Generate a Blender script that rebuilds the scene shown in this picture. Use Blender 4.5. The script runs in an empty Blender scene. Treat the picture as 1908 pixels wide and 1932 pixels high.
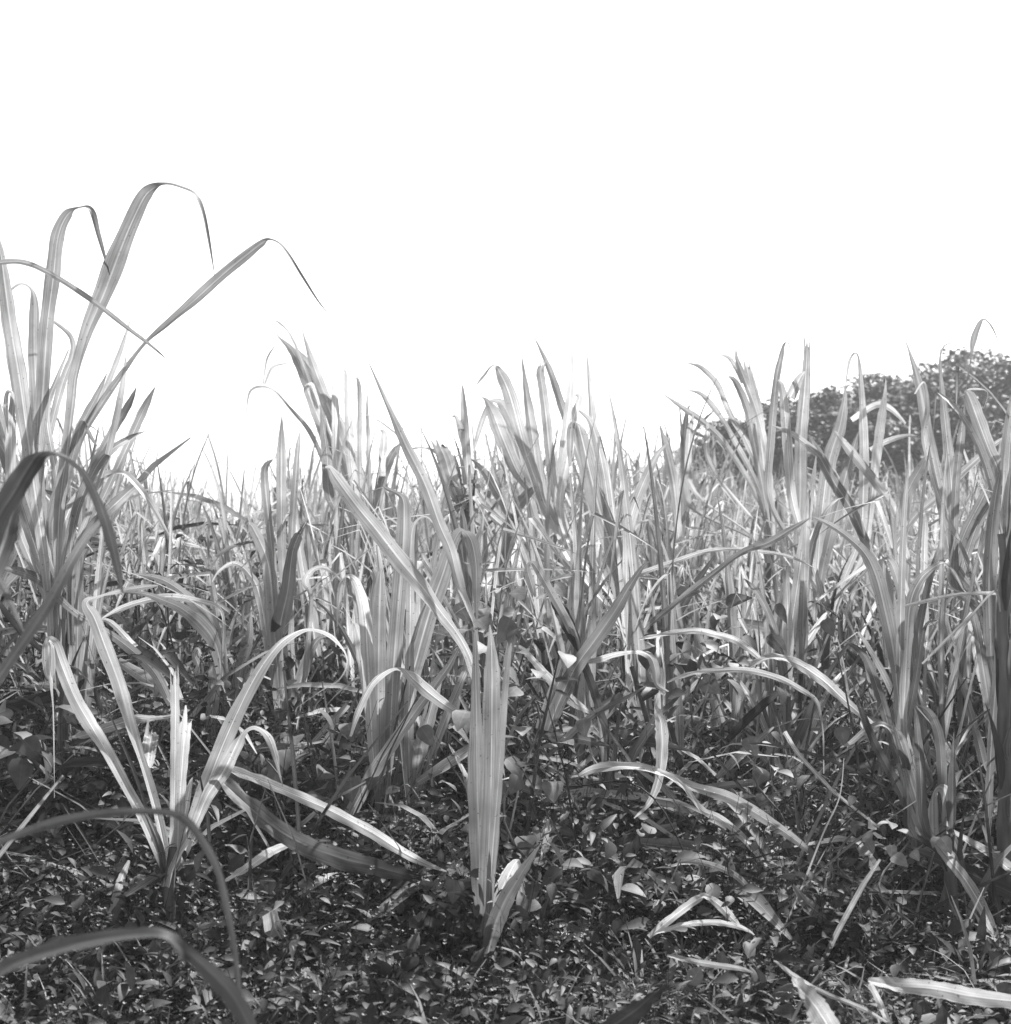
import bpy, math, random
import numpy as np
from mathutils import Vector

C = bpy.context
HAZE = 0.003
SC = C.scene
COL = SC.collection
rng = np.random.default_rng(11)
R = random.Random(5)

# ------------------------------------------------------------------ camera
CAM_H, PITCH, FPX = 1.1, 0.0128, 2654.0     # photo measured on a 1908 x 1932 grid
cam_d = bpy.data.cameras.new("camera")
cam = bpy.data.objects.new("camera", cam_d)
COL.objects.link(cam)
cam.location = (0, 0, CAM_H)
cam.rotation_euler = (math.pi / 2 + PITCH, 0, 0)
cam_d.sensor_fit = 'VERTICAL'
cam_d.sensor_height = 56.0
cam_d.lens = 56.0 * FPX / 1932.0
cam_d.clip_end = 2000
cam_d.clip_start = 0.05
cam_d.dof.use_dof = True
cam_d.dof.focus_distance = 4.0
cam_d.dof.aperture_fstop = 9.0
SC.camera = cam
cp, sp = math.cos(PITCH), math.sin(PITCH)


def unproject(px, py, d):
    xr, yr = (px - 954.0) / FPX, (966.0 - py) / FPX
    return Vector((d * xr, d * (cp - sp * yr), CAM_H + d * (sp + cp * yr)))


# zoom windows of the photograph used while measuring: (x0, y0, size)
WIN = dict(A=(0, 340, 700), B=(500, 600, 700), C=(1293, 600, 700), D=(0, 1000, 700), E=(650, 1000, 700),
           F=(1293, 1000, 700), G=(0, 1318, 700), H=(650, 1318, 700), I=(1293, 1318, 700),
           J=(850, 640, 600), K=(1393, 640, 600))
KD = 1908.0 / 1993.0


def win(w, x, y):
    x0, y0, s = WIN[w]
    return (x0 + x * s / 1908.0) * KD, (y0 + y * s / 1908.0) * KD


# ------------------------------------------------------------------ materials
def new_mat(name):
    m = bpy.data.materials.new(name)
    m.use_nodes = True
    nt = m.node_tree
    nt.nodes.clear()
    return m, nt, nt.nodes.new, nt.links.new


def math_node(nt, op, a, b=None, clamp=False):
    n = nt.nodes.new('ShaderNodeMath')
    n.operation = op
    n.use_clamp = clamp
    for i, v in enumerate((a, b)):
        if v is None:
            continue
        if isinstance(v, (int, float)):
            n.inputs[i].default_value = v
        else:
            nt.links.new(v, n.inputs[i])
    return n.outputs[0]


def map_range(nt, v, a, b, c, d):
    n = nt.nodes.new('ShaderNodeMapRange')
    n.clamp = True
    nt.links.new(v, n.inputs[0])
    for i, x in enumerate((a, b, c, d)):
        n.inputs[i + 1].default_value = x
    return n.outputs[0]


def leaf_shader(name, trans, rough=0.5, spec=0.35, kind='blade', gain=1.0):
    """Grey leaf with a per-leaf 'tone' attribute, veins, blotches and light passing through."""
    m, nt, N, L = new_mat(name)
    at = N('ShaderNodeAttribute'); at.attribute_name = 'tone'
    tone = at.outputs['Fac']
    uv = N('ShaderNodeUVMap'); uv.uv_map = 'UVMap'
    sep = N('ShaderNodeSeparateXYZ'); L(uv.outputs[0], sep.inputs[0])
    u, v = sep.outputs[0], sep.outputs[1]
    du = math_node(nt, 'ABSOLUTE', math_node(nt, 'SUBTRACT', u, 0.5))
    geo = N('ShaderNodeNewGeometry')
    if kind == 'blade':
        rib = map_range(nt, du, 0.02, 0.05, 1.7, 1.0)
        cmb = N('ShaderNodeCombineXYZ')
        L(math_node(nt, 'MULTIPLY', u, 14.0), cmb.inputs[0])
        L(math_node(nt, 'MULTIPLY', v, 1.3), cmb.inputs[1])
        L(math_node(nt, 'MULTIPLY', tone, 31.0), cmb.inputs[2])
        nz = N('ShaderNodeTexNoise'); nz.inputs['Scale'].default_value = 1.0; nz.inputs['Detail'].default_value = 3
        L(cmb.outputs[0], nz.inputs['Vector'])
        vein = map_range(nt, nz.outputs['Fac'], 0.3, 0.7, 0.66, 1.28)
        nb = N('ShaderNodeTexNoise'); nb.inputs['Scale'].default_value = 9.0; nb.inputs['Detail'].default_value = 4
        L(geo.outputs['Position'], nb.inputs['Vector'])
        blot = map_range(nt, nb.outputs['Fac'], 0.32, 0.72, 1.22, 0.66)
        ns = N('ShaderNodeTexNoise'); ns.inputs['Scale'].default_value = 130.0; ns.inputs['Detail'].default_value = 1
        L(geo.outputs['Position'], ns.inputs['Vector'])
        spot = map_range(nt, ns.outputs['Fac'], 0.70, 0.76, 1.0, 0.45)
        fac = math_node(nt, 'MULTIPLY', math_node(nt, 'MULTIPLY', rib, vein), math_node(nt, 'MULTIPLY', blot, spot))
    else:
        rib = map_range(nt, du, 0.01, 0.06, 1.3, 1.0)
        nb = N('ShaderNodeTexNoise'); nb.inputs['Scale'].default_value = 60.0; nb.inputs['Detail'].default_value = 3
        L(geo.outputs['Position'], nb.inputs['Vector'])
        fac = math_node(nt, 'MULTIPLY', rib, map_range(nt, nb.outputs['Fac'], 0.3, 0.7, 0.75, 1.25))
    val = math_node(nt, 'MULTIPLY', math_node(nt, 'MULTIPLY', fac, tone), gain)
    cc = N('ShaderNodeCombineColor')
    for i in range(3):
        L(val, cc.inputs[i])
    pb = N('ShaderNodeBsdfPrincipled')
    L(cc.outputs[0], pb.inputs['Base Color'])
    pb.inputs['Roughness'].default_value = rough
    pb.inputs['Specular IOR Level'].default_value = spec
    tr = N('ShaderNodeBsdfTranslucent'); L(cc.outputs[0], tr.inputs['Color'])
    mx = N('ShaderNodeMixShader'); mx.inputs[0].default_value = trans
    L(pb.outputs[0], mx.inputs[1]); L(tr.outputs[0], mx.inputs[2])
    if kind == 'blade':
        bp = N('ShaderNodeBump'); bp.inputs['Strength'].default_value = 0.35; bp.inputs['Distance'].default_value = 0.002
        L(nz.outputs['Fac'], bp.inputs['Height']); L(bp.outputs[0], pb.inputs['Normal'])
    out = N('ShaderNodeOutputMaterial'); L(mx.outputs[0], out.inputs[0])
    return m


M_BLADE = leaf_shader('cane_blade', 0.42, rough=0.55, spec=0.22)
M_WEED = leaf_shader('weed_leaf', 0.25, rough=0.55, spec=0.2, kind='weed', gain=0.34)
M_TREE = leaf_shader('tree_leaf', 0.2, rough=0.6, spec=0.25, kind='weed')


def solid(name, lo, hi, scale=20.0, rough=0.8, stretch=(1, 1, 1), bump=0.3):
    m, nt, N, L = new_mat(name)
    tc = N('ShaderNodeTexCoord'); mp = N('ShaderNodeMapping'); mp.inputs['Scale'].default_value = stretch
    L(tc.outputs['Object'], mp.inputs[0])
    nz = N('ShaderNodeTexNoise'); nz.inputs['Scale'].default_value = scale; nz.inputs['Detail'].default_value = 5
    L(mp.outputs[0], nz.inputs['Vector'])
    v = map_range(nt, nz.outputs['Fac'], 0.3, 0.7, lo, hi)
    cc = N('ShaderNodeCombineColor')
    for i in range(3):
        L(v, cc.inputs[i])
    pb = N('ShaderNodeBsdfPrincipled'); L(cc.outputs[0], pb.inputs['Base Color'])
    pb.inputs['Roughness'].default_value = rough
    bp = N('ShaderNodeBump'); bp.inputs['Strength'].default_value = bump; bp.inputs['Distance'].default_value = 0.01
    L(nz.outputs['Fac'], bp.inputs['Height']); L(bp.outputs[0], pb.inputs['Normal'])
    o = N('ShaderNodeOutputMaterial'); L(pb.outputs[0], o.inputs[0])
    return m


M_STALK = solid('cane_stalk', 0.03, 0.16, 30, 0.6, (1, 1, 0.15))
M_SOIL = solid('soil', 0.02, 0.06, 8, 0.95)
M_BARK = solid('bark', 0.05, 0.14, 6, 0.9, (1, 1, .2))
M_STEM = solid('weed_stem', 0.05, 0.12, 30, 0.7)


# ------------------------------------------------------------------ mesh helpers
class MB:
    """Collects vertices, faces, a UV per vertex and a tone per vertex; builds ONE mesh."""

    def __init__(s):
        s.v, s.f, s.uv, s.t, s.n = [], [], [], [], 0

    def add(s, v, f, uv, tone):
        v = np.asarray(v, float)
        s.v.append(v)
        s.f.append(np.asarray(f, np.int64) + s.n)
        s.uv.append(np.asarray(uv, float))
        s.t.append(np.full(len(v), tone) if np.isscalar(tone) else np.asarray(tone, float))
        s.n += len(v)

    def mesh(s, name, mats, mat_ids=None):
        me = bpy.data.meshes.new(name)
        v = np.concatenate(s.v)
        uv = np.concatenate(s.uv)
        t = np.concatenate(s.t)
        counts = np.concatenate([np.full(len(f), f.shape[1]) for f in s.f])
        loops = np.concatenate([f.ravel() for f in s.f])
        me.vertices.add(len(v)); me.vertices.foreach_set('co', v.astype(np.float32).ravel())
        me.loops.add(len(loops)); me.loops.foreach_set('vertex_index', loops.astype(np.int32))
        me.polygons.add(len(counts))
        st = np.concatenate([[0], np.cumsum(counts)[:-1]])
        me.polygons.foreach_set('loop_start', st.astype(np.int32))
        me.polygons.foreach_set('loop_total', counts.astype(np.int32))
        me.update(calc_edges=True)
        lay = me.uv_layers.new(name='UVMap')
        lay.data.foreach_set('uv', uv[loops].astype(np.float32).ravel())
        a = me.attributes.new('tone', 'FLOAT', 'POINT')
        a.data.foreach_set('value', t.astype(np.float32))
        me.polygons.foreach_set('use_smooth', np.ones(len(counts), bool))
        for m in mats:
            me.materials.append(m)
        if mat_ids is not None:
            me.polygons.foreach_set('material_index', np.concatenate([np.full(len(f), i) for f, i in zip(s.f, mat_ids)]).astype(np.int32))
        me.validate()
        return me


def link(name, me, parent=None):
    o = bpy.data.objects.new(name, me)
    COL.objects.link(o)
    if parent:
        o.parent = parent
    return o


def thing(name, label, cat, loc=(0, 0, 0), group=None):
    o = bpy.data.objects.new(name, None)
    COL.objects.link(o)
    o.location = loc
    o.empty_display_size = 0.1
    return tag(o, label, cat, group)


def tag(o, label, cat, group=None):
    o['label'] = label
    o['category'] = cat
    if group:
        o['group'] = group
    return o


def kind(o, k, label=None, cat=None):
    o['kind'] = k
    if label:
        o['label'] = label
        o['category'] = cat
    return o


def catmull(P, per):
    P = np.asarray(P, float)
    n = len(P)
    out = []
    for i in range(n - 1):
        p0, p1, p2, p3 = P[max(i - 1, 0)], P[i], P[i + 1], P[min(i + 2, n - 1)]
        k = max(3, per)
        for t in np.arange(k) / k:
            out.append(0.5 * ((2 * p1) + (p2 - p0) * t + (2 * p0 - 5 * p1 + 4 * p2 - p3) * t * t + (3 * p1 - p0 - 3 * p2 + p3) * t ** 3))
    out.append(P[-1])
    return np.array(out)


US = np.array([0.0, 0.22, 0.44, 0.5, 0.56, 0.78, 1.0])


def ribbon(mb, pts, cross, fold=0.16, tone=0.3, us=US, seed=0, ripple=0.0, fray=0.0):
    """A leaf blade: pts (n,3) along the midrib, cross (n,3) the full-width vector at each."""
    n, k = len(pts), len(us)
    tan = np.gradient(pts, axis=0)
    tan /= np.linalg.norm(tan, axis=1, keepdims=True) + 1e-9
    w = np.linalg.norm(cross, axis=1, keepdims=True)
    nor = np.cross(tan, cross / (w + 1e-9))
    nor /= np.linalg.norm(nor, axis=1, keepdims=True) + 1e-9
    s = np.linspace(0, 1, n)
    V = []
    for j, u in enumerate(us):
        q = u - 0.5
        off = nor * w * fold * (abs(q) * 2 - 0.5)
        if ripple:
            off = off + nor * w * (ripple * abs(q) * 2 * np.sin(s * 37 + seed * 3 + q * 5)[:, None])
        edge = 1.0 + (0.0 if abs(q) < 0.45 else 1) * (0.05 * np.sin(s * 61 + seed + j))[:, None]
        V.append(pts + cross * q * edge + off)
    V = np.stack(V, 1)
    if fray:                                    # torn end: every strip between the veins stops at its own length
        rr = np.random.default_rng(int(seed * 1000) % 9999)
        V[-1] += tan[-1] * (rr.uniform(-.2, 1.0, k) * fray)[:, None]
        V[-2] += tan[-2] * (rr.uniform(-.1, .3, k) * fray)[:, None]
    V = V.reshape(-1, 3)
    a = (np.arange(n - 1)[:, None] * k + np.arange(k - 1)[None]).ravel()
    F = np.stack([a, a + 1, a + k + 1, a + k], 1)
    L = np.concatenate([[0], np.cumsum(np.linalg.norm(np.diff(pts, axis=0), axis=1))])
    UV = np.stack([np.tile(us, n), np.repeat(L * 2.2 + seed * 1.37, k)], 1)
    t = np.repeat(tone if not np.isscalar(tone) else np.full(n, tone), k)
    mb.add(V, F, UV, t)


def tube(mb, pts, rad, tone=0.1, k=7):
    pts = np.asarray(pts, float)
    n = len(pts)
    rad = np.broadcast_to(rad, n)
    tan = np.gradient(pts, axis=0)
    tan /= np.linalg.norm(tan, axis=1, keepdims=True) + 1e-9
    ref = np.array([1.0, 0.13, 0.07])
    a1 = np.cross(tan, ref); a1 /= np.linalg.norm(a1, axis=1, keepdims=True) + 1e-9
    a2 = np.cross(tan, a1)
    ang = np.arange(k) * 2 * np.pi / k
    V = pts[:, None] + rad[:, None, None] * (a1[:, None] * np.cos(ang)[None, :, None] + a2[:, None] * np.sin(ang)[None, :, None])
    F = []
    for i in range(n - 1):
        for j in range(k):
            F.append((i * k + j, i * k + (j + 1) % k, (i + 1) * k + (j + 1) % k, (i + 1) * k + j))
    UV = np.stack([np.tile(np.linspace(0, 1, k), n), np.repeat(np.arange(n) * 0.2, k)], 1)
    mb.add(V.reshape(-1, 3), F, UV, tone)


def stalk_mesh(h, r, lean=(0, 0), seed=0):
    """Jointed cane stalk with slightly swollen nodes, wrapped by ragged sheaths."""
    rr = random.Random(seed)
    mb = MB()
    P, Q = [], []
    z, step = -0.05, 0.02
    nodes = []
    zz = rr.uniform(.05, .1)
    while zz < h:
        nodes.append(zz)
        zz += rr.uniform(.07, .13)
    while z <= h:
        t = max(z, 0) / h
        b = sum(math.exp(-((z - nz) / .008) ** 2) for nz in nodes)
        P.append((lean[0] * t ** 1.4 + .004 * math.sin(z * 21 + seed), lean[1] * t ** 1.4 + .004 * math.cos(z * 17 + seed), z))
        Q.append(r * (1 - .35 * t) * (1 + .16 * b))
        z += step
    tube(mb, P, Q, 0.1, 9)
    ids = [0]
    for nz in nodes[::1]:                       # sheath rags clasping the stalk
        a = rr.uniform(0, 6.28)
        t = nz / h
        c = np.array([lean[0] * t ** 1.4, lean[1] * t ** 1.4, nz])
        L_ = rr.uniform(.12, .28)
        s = np.linspace(0, 1, 8)[:, None]
        d = np.array([math.cos(a), math.sin(a), 0])
        pts = c + d * (r * 1.05 + s ** 2 * L_ * rr.uniform(.05, .35)) + np.array([lean[0] / h, lean[1] / h, 1.0]) * s * L_
        cr = np.array([-math.sin(a), math.cos(a), 0]) * (r * 1.7 * np.minimum(1, .15 + s * 4) * (1 - s ** 1.3 * .95))
        ribbon(mb, pts, cr, fold=.5, tone=rr.choice([.07, .1, .13, .18]), us=np.array([0, .25, .5, .75, 1.0]), seed=nz * 9)
        ids.append(1)
    return mb.mesh('stalk', [M_STALK, M_BLADE], ids)


# ------------------------------------------------------------------ traced foreground plants
def traced_blade(w, pts, d, lean=0.0, tone=0.3, wf=1.0, base=None, seed=0, side=1, ripple=.03, tail=None):
    """pts: (x, y, visible width) measured in a window. Gives the blade its true width, depth and curve in metres."""
    P = []
    for p in pts:
        X, Y = win(w, p[0], p[1])
        P.append((X, Y, p[2] * WIN[w][2] / 1908.0 * KD))
    P = catmull(P, 6 if len(P) > 5 else 9)
    n = len(P)
    seg = np.concatenate([[0], np.cumsum(np.hypot(np.diff(P[:, 0]), np.diff(P[:, 1])))])
    s = seg / seg[-1]
    dep = d + lean * s ** 1.5 + 0.02 * np.sin(s * 5 + seed)
    pts3 = np.array([unproject(a, b, q) for a, b, q in zip(P[:, 0], P[:, 1], dep)])
    wid = np.maximum(P[:, 2], 0.8) * dep / FPX
    tx, ty = np.gradient(P[:, 0]), -np.gradient(P[:, 1])
    ll = np.hypot(tx, ty) + 1e-9
    px, py = -ty / ll, tx / ll
    wmax = wid.max() * wf
    prof = np.minimum(1, s / .12 + .35) * np.clip((1 - s) / .45, 0, 1) ** .8
    W = np.maximum(wid, 0.9 * wmax * prof)
    dz = np.sqrt(np.maximum(W ** 2 - wid ** 2, 0)) * side
    Uv, Fw = np.array([0, -sp, cp]), np.array([0, cp, sp])
    cross = px[:, None] * wid[:, None] * np.array([1.0, 0, 0]) + (py * wid)[:, None] * Uv + dz[:, None] * Fw
    if base is not None:                        # carry the blade on down to the collar of its plant
        b = np.array(base)
        gap = np.linalg.norm(pts3[0] - b)
        if gap > .04:
            k = max(4, int(gap / .05))
            f = (np.arange(k) / k)[:, None]
            t0 = (pts3[2] - pts3[0]); t0 /= np.linalg.norm(t0) + 1e-9
            m0, m1 = np.array([0, 0, 1.0]) * gap, t0 * gap
            h = (2 * f ** 3 - 3 * f ** 2 + 1) * b + (f ** 3 - 2 * f ** 2 + f) * m0 + (-2 * f ** 3 + 3 * f ** 2) * pts3[0] + (f ** 3 - f ** 2) * m1
            c = cross[0] * (0.45 + .55 * f)
            pts3 = np.concatenate([h, pts3]); cross = np.concatenate([c, cross])
    mb = MB()
    tn = tone
    if tail is not None:
        tn = np.linspace(tone, tail, len(pts3))
    blunt = pts[-1][2] > 17 and len(pts) > 2
    ribbon(mb, pts3, cross, fold=0.14, tone=tn, seed=seed, ripple=ripple, fray=.06 if blunt else 0,
           us=np.array([0, .13, .26, .38, .46, .5, .54, .62, .74, .87, 1.0]) if blunt else US)
    return mb


def hero_plant(name, label, cat, px, d, collar, r, leaves, ground_d=None, group=None, stalk=True, basexy=None):
    """One cane plant: an Empty at its foot > stalk and each traced leaf as a mesh of its own."""
    g = unproject(px, 1000, d)
    loc = Vector((g.x, d, 0)) if basexy is None else Vector((basexy[0], basexy[1], 0))
    root = thing(name, label, cat, loc, group)
    rr = random.Random(sum(map(ord, label)))
    if stalk:
        link('stalk', stalk_mesh(collar + .1, r, seed=rr.randint(0, 999)), root)
    for i, lf in enumerate(leaves):
        w, pts = lf[0], lf[1]
        o = lf[2] if len(lf) > 2 else {}
        dd = d + o.get('o', rr.uniform(-.12, .12))
        mb = traced_blade(w, pts, dd, o.get('lean', rr.uniform(-.25, .25)), o.get('t', rr.uniform(.24, .36)), o.get('wf', 1.0),
                          None if o.get('free') else (loc.x + rr.uniform(-.03, .03), loc.y + rr.uniform(-.03, .03), o.get('h', collar)),
                          seed=rr.uniform(0, 9), side=rr.choice((-1, 1)), tail=o.get('tail'))
        mb.v = [v - np.array(loc) for v in mb.v]
        lo = link('leaf', mb.mesh('leaf', [M_BLADE]), root)
        if 'label' in o:
            lo['label'] = o['label']
    return root


CANE = 'sugar cane'
TALL_L = [
 ('A', [(330,1700,60),(385,1250,75),(405,1080,70),(470,850,85),(560,640,105),(640,430,108),(720,240,85),(790,110,75),(880,62,28),(970,78,12),(1050,120,16),(1090,210,14),(1125,380,9),(1155,560,2)], {'lean':-.1,'t':0.31,'tail':.13}),
 ('A', [(190,1700,60),(225,1250,75),(250,850,78),(285,560,80),(310,350,75),(360,230,55),(430,188,14),(490,200,25),(530,330,25),(590,550,4)], {'t':0.31,'tail':.14,'o':-.05}),
 ('A', [(170,1600,70),(110,1150,95),(60,850,85),(25,600,70),(0,420,40),(-40,250,20)], {'t':0.39}),
 ('A', [(205,1500,60),(195,1200,72),(185,900,65),(185,700,45),(165,620,18),(110,597,8),(50,640,8),(30,700,4)], {'t':0.31,'o':.1}),
 ('A', [(-300,900,20),(-150,620,20),(-60,510,25),(30,480,28),(150,488,28),(300,560,28),(500,690,28),(680,830,22),(800,920,16),(900,1005,3)], {'free':1,'t':0.25,'o':-.3}),
 ('A', [(300,1800,40),(380,1580,42),(450,1400,42),(560,1220,47),(680,1050,38),(790,910,28),(900,810,42),(1050,680,52),(1200,545,56),(1330,440,50),(1400,385,40),(1450,360,14),(1520,400,13),(1620,550,14),(1710,690,8),(1775,770,2)], {'lean':-.2,'t':0.29,'tail':.12}),
 ('A', [(500,1580,40),(600,1400,45),(690,1250,38),(735,1150,3)], {'t':0.28}),
 ('A', [(600,1650,40),(680,1480,45),(770,1280,48),(835,1150,4)], {'t':0.34}),
 ('A', [(480,1350,20),(560,1180,30),(640,980,28),(705,780,3)], {'t':0.34}),
 ('A', [(590,1480,35),(640,1250,38),(665,1100,25),(680,970,3)], {'t':0.38}),
 ('A', [(370,1600,50),(410,1450,50),(435,1360,30),(455,1335,10),(480,1400,24),(520,1470,8)], {'t':0.18,'label':'dark folded leaf'}),
 ('A', [(90,1600,60),(30,1420,58),(-20,1250,50),(-60,1100,30)], {'t':0.36}),
 ('A', [(240,1500,40),(330,1150,45),(390,980,35),(380,880,25),(290,800,15)], {'t':0.36}),
 ('A', [(300,1600,40),(250,1300,40),(310,1100,22),(370,950,6)], {'t':0.34}),
 ('A', [(480,1650,50),(560,1520,55),(690,1430,30),(780,1390,4)], {'t':0.20}),
 ('A', [(420,1750,60),(540,1640,55),(640,1610,24),(700,1640,25),(800,1760,30),(880,1900,18)], {'t':0.42}),
 ('A', [(500,1900,60),(620,1780,60),(720,1690,45),(780,1650,8)], {'t':0.17,'label':'dark pointed leaf'}),
 ('A', [(60,1700,60),(60,1400,55),(70,1200,35),(40,1180,8),(30,1260,20),(45,1400,4)], {'t':0.39}),
 ('A', [(300,1750,55),(420,1400,50),(520,1200,35),(575,1080,4)], {'t':0.28}),
 ('A', [(120,1800,70),(20,1500,65),(-80,1350,55)], {'t':0.22}),
]
EDGE_L = [
 ('A', [(-120,2300,120),(-30,1900,128),(70,1720,122),(150,1590,95),(215,1515,40),(300,1508,12),(400,1560,45),(480,1660,60),(540,1800,62),(590,1950,60),(630,2110,45),(660,2260,12)], {'free':1,'lean':.25,'t':.06}),
 ('D', [(-140,1060,45),(-40,960,50),(100,760,60),(250,540,62),(380,300,58),(480,140,40),(620,-10,10)], {'free':1,'lean':.3,'t':.16}),
 ('D', [(-120,500,80),(-40,350,110),(30,180,115),(60,60,90),(110,-80,30)], {'free':1,'t':.09,'lean':.2}),
 ('D', [(-100,300,40),(0,400,40),(60,520,35),(130,670,6)], {'free':1,'t':.14,'lean':.2}),
]
LOW_L = [
 ('G', [(-300,1120,20),(-60,960,32),(150,870,45),(400,800,50),(650,768,45),(850,765,40),(980,800,45),(1080,910,48),(1170,1080,40),(1220,1280,40),(1260,1500,32),(1290,1750,22),(1310,1960,4)], {'free':1,'lean':.15,'t':.06,'o':.1}),
 ('G', [(-320,1850,50),(-50,1650,62),(100,1570,62),(350,1490,60),(600,1440,50),(800,1422,30),(900,1435,20),(1000,1520,60),(1150,1650,100),(1250,1760,110),(1330,1900,90),(1420,2100,40)], {'free':1,'lean':.1,'t':.11,'tail':.03,'o':-.1}),
]
FRONT_L = [
 ('D', [(885,1957,30),(780,1697,32),(680,1507,40),(580,1317,45),(480,1157,78),(400,1017,78),(330,840,66),(295,740,50),(262,712,30),(262,760,70),(268,880,62),(280,960,30),(290,1200,5),(293,1560,3)], {'t':.42}),
 ('D', [(905,1930,25),(860,1700,28),(800,1480,25),(740,1290,25),(690,1130,48),(640,950,78),(570,760,82),(510,600,72),(465,515,50),(530,478,14),(640,450,22),(760,430,28),(850,420,10)], {'t':.42}),
 ('D', [(930,1900,40),(935,1600,42),(940,1300,46),(942,1100,48),(940,940,48)], {'t':.36,'label':'pale cut-off upright leaf'}),
 ('D', [(955,1900,40),(965,1600,50),(985,1300,66),(1000,1150,62)], {'t':.36}),
 ('D', [(960,1900,60),(1030,1720,78),(1110,1500,88),(1200,1270,88),(1300,1050,78),(1400,870,58),(1500,740,40),(1600,670,28),(1680,655,20),(1780,690,28),(1850,770,14),(1865,850,8),(1820,930,6),(1720,990,4),(1590,1080,2)], {'t':.44,'lean':.1}),
 ('D', [(960,1880,30),(990,1680,40),(1020,1500,25),(1035,1450,4)], {'t':.44}),
 ('D', [(1060,1680,50),(1120,1540,65),(1200,1420,78),(1270,1280,60),(1310,1210,22),(1370,1180,30),(1440,1230,45),(1480,1330,35),(1500,1420,15),(1520,1500,4)], {'t':.4}),
]
SPEAR = [  # main blades toned dark to stand in for shade on the spear's front
 ('E', [(825,2320,45),(810,2000,95),(800,1700,105),(790,1400,100),(788,1200,70),(785,900,42),(780,700,20),(770,640,4)], {'t':.1,'tail':.2,'o':.02,'lean':.0}),
 ('E', [(835,2320,45),(850,1900,100),(866,1500,112),(870,1200,100),(872,900,86),(868,750,45),(860,630,5)], {'t':.11,'tail':.3,'o':-.02,'lean':-.05}),
 ('E', [(850,2250,40),(875,1850,45),(900,1550,45),(922,1250,42),(945,950,35),(962,800,25),(975,730,8)], {'t':.18,'o':-.05}),
 ('E', [(850,2397,50),(880,2267,90),(940,2117,88),(1010,1997,60),(1060,1917,42),(1130,1812,4)], {'t':.11,'o':-.06,'label':'dark low pointed leaf'}),
 ('E', [(860,2300,35),(900,2117,78),(950,1997,78),(990,1920,55),(1012,1900,18),(1025,1940,25)], {'t':.5,'o':.03,'label':'pale dry folded leaf'}),
 ('E', [(1050,2267,35),(1045,2147,35),(1030,2017,15),(1028,1960,3)], {'t':.14,'free':1}),
]
MIDL = [
 ('E', [(270,1650,40),(262,1300,82),(262,900,92),(265,600,78),(270,450,60),(275,350,24),(290,330,8)], {'t':.26}),
 ('E', [(290,1650,40),(320,1300,65),(340,900,80),(370,500,80),(395,200,80),(400,20,74),(395,-40,55),(370,-72,22),(310,-100,20),(290,-110,6)], {'t':.24,'o':-.1}),
 ('E', [(350,1650,50),(370,1450,65),(400,1100,85),(470,800,95),(540,550,98),(610,350,92),(650,220,70),(690,140,55),(720,130,30),(760,180,66),(785,300,62),(790,450,42),(790,600,8)], {'t':.2,'o':.05}),
 ('E', [(235,1350,50),(215,1000,64),(200,750,68),(192,600,66),(170,480,56),(140,400,45),(110,372,26),(85,378,10),(60,430,34),(45,560,16),(40,640,4)], {'t':.48,'o':-.12,'label':'bright folded leaf'}),
 ('E', [(220,1150,40),(190,900,58),(165,740,60),(145,650,40),(125,620,8)], {'t':.42}),
 ('E', [(430,1600,40),(425,1200,52),(430,800,48),(435,400,42),(440,150,34),(470,70,14),(520,52,10),(560,90,5)], {'t':.36}),
 ('E', [(800,1000,30),(760,830,48),(690,690,55),(600,570,66),(490,420,84),(380,290,94),(250,120,88),(150,0,82),(40,-150,68),(0,-210,30),(-25,-215,8)], {'t':.36,'o':-.35,'lean':.1,'free':1,'label':'long leaf slanting up to the left'}),
 ('E', [(800,820,14),(780,640,16),(740,530,28),(690,390,48),(650,230,62),(590,90,66),(510,-130,62),(410,-330,54),(330,-510,30),(200,-800,3)], {'t':.38,'o':-.3,'free':1,'label':'long tapering leaf leaning left'}),
 ('E', [(110,1230,12),(150,1100,30),(220,960,35),(300,885,28),(380,865,24),(450,920,62),(540,1000,66),(650,1080,46),(760,1140,10)], {'t':.42,'o':-.4,'free':1}),
 ('E', [(20,1880,50),(60,1760,75),(130,1610,72),(230,1430,68),(340,1270,62),(450,1110,56),(560,960,46),(640,850,36),(700,740,12)], {'t':.36,'o':-.3,'free':1,'tail':.14}),
 ('E', [(450,1560,30),(490,1300,72),(540,1100,72),(570,1000,45),(600,930,8)], {'t':.32}),
 ('E', [(460,1600,25),(560,1300,42),(640,1090,46),(720,900,35),(760,820,8)], {'t':.34}),
 ('E', [(400,1600,40),(395,1400,60),(400,1200,50),(395,950,40),(375,760,4)], {'t':.4}),
 ('E', [(340,1640,40),(330,1300,45),(240,600,40),(250,400,40),(230,330,8)], {'t':.24}),
]
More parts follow.
